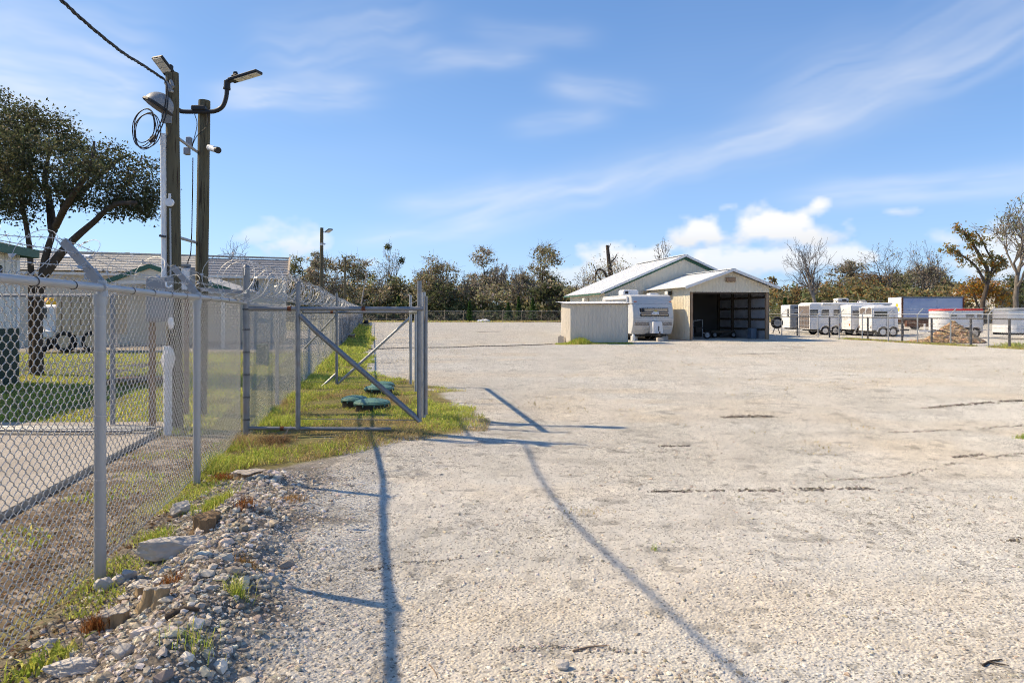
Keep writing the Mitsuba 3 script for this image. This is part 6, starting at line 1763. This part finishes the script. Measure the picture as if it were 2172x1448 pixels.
def lot_grass():
    rng = np.random.default_rng(31)
    MG, KG, MD, KD = [], [], [], []
    for n, y0, y1, s1, hs, wd in ((90000, 6.6, 18.5, 4.3, .055, .0042), (26000, 18.5, 42, 2.6, .10, .010), (9000, 42, 75, 2.4, .2, .03)):
        y = rng.uniform(y0, y1, n) if y0 > 10 else y0 + (y1 - y0) * rng.uniform(0, 1, n) ** 1.3
        s = rng.uniform(-.15, s1, n)
        e = grass_edge(y, np.clip)
        x = fence_x(y) + s
        cl = clumpy(x, y, 1.5, 3); c2 = clumpy(x, y, .9, 8); c3 = clumpy(x, y, 3.5, 12)
        edge = s < e + 1.0 * (clumpy(x, y, 1.1, 5) - .5)
        # strips of bare soil across, thin growth in the middle of the patch
        ok = edge & (rng.random(n) < np.clip((cl - .28) * 4, .06, 1))
        gravelly = (y > 12.6) & (y < 17.0) & (s > 2.0) & (cl < .52)
        ok &= ~gravelly
        x, y, s, cl, c2, c3 = (q[ok] for q in (x, y, s, cl, c2, c3))
        P = np.stack([x, y, height(x, y) - .004], 1)
        dry = (c2 + .35 * (c3 - .5) + rng.normal(0, .06, len(x)) > .505) & (y < 17)
        hh = hs * rng.uniform(.35, 1.6, len(x)) * (.3 + 2.6 * np.clip(cl, 0, 1) ** 2) * np.where(s < .5, 1.5, 1)
        tone = (.72 + .65 * c3)[:, None]
        m, c = blades(rng, P[~dry], hh[~dry], wd * rng.uniform(.7, 1.4, (~dry).sum()), palette(rng, GREEN, (~dry).sum(), .25, .08) * tone[~dry], .9)
        MG.append(m); KG.append(c)
        m, c = blades(rng, P[dry], hh[dry] * .9, wd * .7 * rng.uniform(.7, 1.4, dry.sum()), palette(rng, DRY, dry.sum(), .25, .06) * tone[dry], 1.3)
        MD.append(m); KD.append(c)
    # thin growth along the foot of the near fence
    n = 6000
    y = rng.uniform(2.3, 7.4, n); s = rng.normal(.05, .13, n); x = fence_x(y) + s
    ok = clumpy(x, y, 1.7, 15) > .52
    P = np.stack([x, y, height(x, y) - .004], 1)[ok]
    m, c = blades(rng, P, .042 * rng.uniform(.4, 1.6, len(P)), .0032 * rng.uniform(.7, 1.4, len(P)), palette(rng, GREEN, len(P), .3, .1), 1.0)
    MG.append(m); KG.append(c)
    # along the front of the lean-to shed
    n = 7000
    t = rng.uniform(-.9, 3.6, n); b = -rng.gamma(1.5, .12, n)
    xy = np.array([3.28, 38.4]) + t[:, None] * E1 + b[:, None] * E2
    tall = np.exp(-((t - .5) / .5) ** 2)
    P = np.c_[xy, height(xy[:, 0], xy[:, 1]) - .01]
    m, c = blades(rng, P, (.09 + .32 * tall) * rng.uniform(.4, 1.3, n), .018 * rng.uniform(.7, 1.3, n), palette(rng, GREEN, n, .3, .1), .7)
    MG.append(m); KG.append(c)
    # foot of the right fence
    n = 6000
    t = rng.uniform(11, RL, n); o = rng.normal(.05, .3, n)
    xy = RA + RU * t[:, None] + RN * o[:, None]
    ok = clumpy(xy[:, 0], xy[:, 1], .8, 15) > .42
    P = np.c_[xy, height(xy[:, 0], xy[:, 1])][ok]
    m, c = blades(rng, P, .10 * rng.uniform(.4, 1.6, len(P)), .012 * rng.uniform(.7, 1.4, len(P)), palette(rng, GREEN + DRY, len(P), .3, .1), 1.0)
    MG.append(m); KG.append(c)
    # thin dry weeds here and there over the gravel
    n = 16000
    y = 6 + 46 * rng.uniform(0, 1, n) ** 1.4; x = rng.uniform(-.3, .8, n) * y
    s = x - fence_x(y)
    ok = (clumpy(x, y, .55, 41) > .60) & (clumpy(x, y, 2.6, 43) > .52) & (s > 2.5) & (y < 42 - .25 * x)
    P = np.stack([x, y, height(x, y) - .003], 1)[ok]
    m, c = blades(rng, P, .022 * rng.uniform(.4, 1.6, len(P)) * (1 + P[:, 1] / 30), .004 * (1 + P[:, 1] / 12), palette(rng, [(.50, .40, .22), (.42, .34, .18), (.38, .33, .16)], len(P), .3, .06), 1.4)
    MD.append(m); KD.append(c)
    # the strip below the back fence
    n = 9000
    x = rng.uniform(-26, 34, n); y = rng.uniform(106.5, 117, n)
    P = np.stack([x, y, rise(y) - .03], 1)
    m, c = blades(rng, P, .32 * rng.uniform(.4, 1.3, n), .06 * rng.uniform(.7, 1.4, n), palette(rng, GREEN + DRY + DRY, n, .3, .1), 1.0)
    MD.append(m); KD.append(c)
    solo('grass', join(MG), 'mat_grass', 'bright green grass growing along the fences, round the gates and by the shed', 'grass', kind='stuff', color=np.vstack(KG))
    solo('dry_grass', join(MD), 'mat_grass', 'dry tan grass among the green in front of the gates', 'grass', kind='stuff', color=np.vstack(KD))
    # the lawn in the yard
    n = 52000
    y = rng.uniform(9.5, 29, n); x = fence_x(y) - rng.uniform(.1, 1, n) ** .9 * (1.5 + .42 * y)
    ok = clumpy(x, y, .9, 19) > .34
    x, y = x[ok], y[ok]
    P = np.stack([x, y, rise(y) - .034], 1)
    m, c = blades(rng, P, .075 * rng.uniform(.4, 1.5, len(P)), .009 * rng.uniform(.7, 1.4, len(P)), np.clip(palette(rng, GREEN + DRY[:1], len(P), .28, .08) * 1.2, 0, .75), 1.0)
    n = 5000
    y2 = rng.uniform(2.6, 9.5, n); x2 = fence_x(y2) - rng.uniform(.05, 1.3, n)
    ok = clumpy(x2, y2, 1.6, 23) > .56
    P2 = np.stack([x2, y2, rise(y2) - .032], 1)[ok]
    m2, c2 = blades(rng, P2, .05 * rng.uniform(.4, 1.5, len(P2)), .005 * rng.uniform(.7, 1.6, len(P2)), palette(rng, GREEN, len(P2), .28, .08), 1.0)
    solo('lawn', join([m, m2]), 'mat_grass', 'yard lawn seen through the near chain link fence', 'grass', kind='stuff', color=np.vstack([c, c2]))


lot_grass()


def tuft(seed, px, py, n, h, w, pal, label, name='grass_tuft', spread=.03, lean=.8, zoff=0.0):
    rng = np.random.default_rng(seed)
    c = g(px, py)
    P = c + np.c_[rng.normal(0, spread, (n, 2)), np.zeros(n)]
    P[:, 2] = height(P[:, 0], P[:, 1]) + zoff - .004
    m, col = blades(rng, P, h * rng.uniform(.45, 1.2, n), w * rng.uniform(.7, 1.3, n), palette(rng, pal, n, .25, .08), lean)
    solo(name, m, 'mat_grass', label, 'plant', color=col)


RUSTY = [(.30, .12, .04), (.22, .085, .03), (.38, .19, .07)]
tuft(1, 505, 1322, 130, .11, .0022, GREEN, 'bright green grass tuft alone on the gravel beside the rubble strip', spread=.035, lean=.9)
tuft(2, 522, 1258, 110, .09, .0022, [(.45, .27, .10), (.36, .2, .07)], 'dry orange grass tuft behind the bright green tuft', spread=.04, lean=1.1)
tuft(3, 205, 1345, 340, .10, .0022, RUSTY, 'rusty brown dead fern beside the pale cut stump', 'dead_fern', .03, .5)
tuft(4, 455, 1128, 300, .10, .0035, GREEN, 'green fern growing over the brown stump', 'fern', .06, .9, .10)
tuft(5, 520, 1132, 130, .09, .0025, RUSTY, 'brown dead stalks right of the fern covered stump', 'dead_fern', .04, .5)
tuft(6, 470, 1018, 160, .09, .003, RUSTY, 'brown dead stalks left of the broken stump', 'dead_fern', .05, .6)
tuft(7, 365, 1300, 90, .09, .002, RUSTY, 'brown dead twigs behind the flared stump', 'dead_fern', .04, .6)
tuft(8, 620, 1070, 150, .06, .0026, [(.45, .28, .12), (.38, .22, .08)], 'dry orange tuft on the gravel beyond the rubble strip', spread=.06, lean=1.2)
tuft(9, 1390, 1168, 14, .07, .002, GREEN, 'tiny green sprout in the middle of the gravel', spread=.012, lean=.8)
tuft(10, 60, 1432, 60, .09, .008, GREEN, 'broad leaved green weed at the bottom left corner', 'weed', .06, 1.0)
tuft(11, 130, 1390, 50, .08, .007, GREEN, 'broad leaved green weed just above the bottom left corner', 'weed', .04, 1.0)
tuft(12, 410, 1440, 70, .11, .0022, GREEN, 'thin green grass tuft at the bottom left of the gravel', spread=.06, lean=.7)
tuft(13, 585, 945, 420, .16, .003, [(.30, .19, .10), (.22, .13, .07), (.4, .3, .18)], 'heap of dry brown straw by the foot of the corner post', 'straw_heap', .10, 1.4)
tuft(14, 325, 1150, 220, .10, .003, GREEN, 'green grass tuft left of the long limestone chunk', spread=.08, lean=.9)
tuft(15, 1830, 905, 30, .04, .004, [(.45, .33, .14)], 'dry tan tuft on the gravel right of the middle', spread=.1, lean=1.4)
tuft(16, 2165, 930, 30, .10, .005, GREEN, 'small green weed at the right edge of the gravel', 'weed', .04, .8)
tuft(17, 1245, 1085, 60, .04, .003, DRY, 'faint dry grass patch in the middle of the gravel', spread=.1, lean=1.3)

# sticks and boards
for i, (a, b, r, mt, lab) in enumerate((((2085, 1418), (2125, 1404), .006, 'mat_bark', 'thin dark forked twig at the bottom right'), ((1215, 1383), (1288, 1369), .006, 'mat_wood', 'thin brown stick near the white round stone'),
                                        ((352, 1388), (422, 1384), .016, 'mat_bark', 'dark broken branch piece right of the flared stump'), ((575, 945), (617, 928), .012, 'mat_grey_board', 'pale broken stick lying on the straw heap'),
                                        ((910, 1412), (928, 1440), .003, 'mat_wood', 'short straw on the gravel at the bottom'))):
    p, q = g(*a), g(*b)
    mid = (p + q) / 2 + [0, .012, 0]
    pts = smooth_path([p + [0, 0, Z(*p[:2]) + r], mid + [0, 0, Z(*mid[:2]) + r], q + [0, 0, Z(*q[:2]) + r + (.12 if i == 3 else 0)]], 8)
    ms = [tube(pts, np.linspace(r, r * .5, len(pts)), 6)]
    if i == 0: ms.append(tube([pts[3], pts[3] + [.06, -.05, .01]], [r * .7, r * .3], 5))
    solo('stick', join(ms), mt, lab, 'stick', smooth=True)

# the hose lying over the lot
pts = []
for px, py in ((772, 742), (800, 741.5), (860, 738.5), (900, 737.6), (960, 737.2), (1010, 735.2), (1060, 734.3), (1110, 732.6), (1150, 731), (1172, 729.5)):
    q = g(px, py); pts.append(q + [0, 0, Z(q[0], q[1]) + .03])
solo('hose', tube(smooth_path(pts, 60), .017, 8), 'mat_black', 'dark hose lying across the lot from the grass to the lean-to shed', 'hose', smooth=True)
# a concrete block by the shed
c = np.array([2.78, 39.4])
k = thing('concrete_block', 'grey concrete block left of the lean-to shed', 'block')
part(k, 'block', box(c[0] - .16, c[0] + .2, c[1] - .15, c[1] + .15, -.02, .42, .012), 'mat_limestone')
part(k, 'pipe_stub', tube([(c[0] + .02, c[1], .42), (c[0] + .02, c[1], .47)], .05, 10), 'mat_grey_paint', 40)


# the heap of wood chips on the right
def heap():
    rng = np.random.default_rng(51)
    c = np.array([(2025 - CX) / FPX * 40.5, 40.5])
    def hz(x, y):
        d = np.sqrt(((x - c[0] + .1) / 1.75) ** 2 + ((y - c[1]) / 1.5) ** 2)
        lo = np.sqrt(((x - c[0] + 1.6) / 1.7) ** 2 + ((y - c[1] + .1) / 1.0) ** 2)
        return np.maximum(1.28 * np.clip(1 - d, 0, 1) ** 1.05, .22 * np.clip(1 - lo, 0, 1)) + .1 * (fb(np.stack([x * 2.2, y * 2.2, 0 * x], -1), 3, 2) - .5) * (d < 1.1)
    xs, yy = np.meshgrid(np.linspace(c[0] - 3.4, c[0] + 2.3, 80), np.linspace(c[1] - 1.8, c[1] + 1.8, 60))
    k = thing('wood_chip_heap', 'heap of orange brown wood chips behind the right fence', 'heap')
    part(k, 'mound', grid_mesh(xs, yy, hz(xs, yy) - .03), 'mat_wood', True)
    n = 5200
    x, y = rng.uniform(c[0] - 3.3, c[0] + 2.2, n), rng.uniform(c[1] - 1.6, c[1] + 1.6, n)
    z = hz(x, y); ok = z > .05
    P = np.stack([x, y, z], 1)[ok]
    dark = (P[:, 0] - c[0] > .55) & (P[:, 2] < .75)
    col = np.where((dark & (rng.random(len(P)) < .75))[:, None], palette(rng, [(.16, .14, .12), (.22, .2, .18)], len(P)), palette(rng, [(.46, .30, .17), (.56, .40, .25), (.36, .23, .12), (.6, .46, .31)], len(P)))
    m, cc = stones(rng, P, rng.uniform(.03, .09, len(P)), col, (.25, .5))
    part(k, 'chips', m, 'mat_stones', color=cc, kind='stuff')
    b = np.array([c[0] - 1.7, c[1] - .9])
    part(k, 'branch', tube(smooth_path([(b[0], b[1] + .2, .75), (b[0] + .7, b[1] + .1, .62), (b[0] + 1.5, b[1] - .2, .28)], 10), np.linspace(.05, .03, 10)[:len(smooth_path([(b[0], b[1] + .2, .75), (b[0] + .7, b[1] + .1, .62), (b[0] + 1.5, b[1] - .2, .28)], 10))], 6), 'mat_bark', True)


heap()
tuft(40, 2152, 736, 150, .35, .02, GREEN, 'green weed clump at the foot of the right fence', 'weed', .3, .8)

# things in the yard, seen through the near fence
k = thing('pipe_bundle', 'bundle of grey steel pipes lying on the yard behind the near fence', 'pipes')
rng = np.random.default_rng(6)
for j in range(9):
    y = 9.55 - .07 * (j % 5) - .02 * j
    z = .04 + .05 * (j // 5)
    part(k, 'pipe', tube([(-9.5 + .3 * rng.random(), y + .1, z), (-4.9 - .35 * rng.random(), y - .05 + .1 * rng.random(), z)], .024, 10), 'mat_pipe', 40)
k = thing('vent_pipe', 'white upright pipe with a torn white bag on top in the yard behind the fence', 'pipe')
c = np.array([(356 - CX) / FPX * 9.55, 9.55, 0])
part(k, 'pipe', tube([c - [0, 0, .1], c + [0, 0, 1.0]], .055, 14), 'mat_pvc', 40)
v = np.array(trimesh.creation.icosphere(subdivisions=3).vertices)
f = np.array(trimesh.creation.icosphere(subdivisions=3).faces)
part(k, 'bag', (v * (1 + .7 * (fb(v * 2.5, 3, 3) - .5))[:, None] * [.085, .07, .19] + c + [0, 0, 1.02], f), 'mat_canvas_white', True)
p = fp(5.55, .05, 1.58)
solo('plastic_scrap', (v * (1 + .9 * (fb(v * 2.7, 3, 5) - .5))[:, None] * [.02, .02, .05] + p + [0, 0, .0], f), 'mat_canvas_white', 'scrap of white plastic caught in the near chain link mesh', 'scrap', smooth=True)
k = thing('utility_box', 'dark green utility box standing on the yard lawn behind the corner post', 'box')
c = at(557, 0, 22.5)
part(k, 'body', box(c[0] - .16, c[0] + .16, 22.35, 22.65, -.05, .62, .02), 'mat_green_trim')
part(k, 'lid', box(c[0] - .18, c[0] + .18, 22.33, 22.67, .62, .68, .015), 'mat_green_trim')
k = thing('pallet', 'low dark wooden pallet lying on the yard lawn', 'pallet')
c = g(295, 812)
for j in range(6):
    part(k, 'slat', box(c[0] - .6, c[0] + .6, c[1] - .5 + .19 * j, c[1] - .38 + .19 * j, .1, .125, .003), 'mat_wood')
for x in (-.55, 0, .5):
    part(k, 'runner', box(c[0] + x, c[0] + x + .06, c[1] - .5, c[1] + .57, 0, .1), 'mat_wood')
solo('black_bag', (v * (1 + .5 * (fb(v * 2, 3, 9) - .5))[:, None] * [.35, .35, .28] + fp(96, .6, .2), f), 'mat_black', 'black bag of rubbish at the far end of the board fence', 'bag', smooth=True)
solo('white_debris', (v * (1 + 1.2 * (fb(v * 3, 3, 4) - .5))[:, None] * [1.0, .5, .35] + at(1026, 0, 108) * [1, 1, 0] + [0, 0, .55], f), 'mat_canvas_white', 'small white debris pile below the back fence', 'debris', smooth=True)
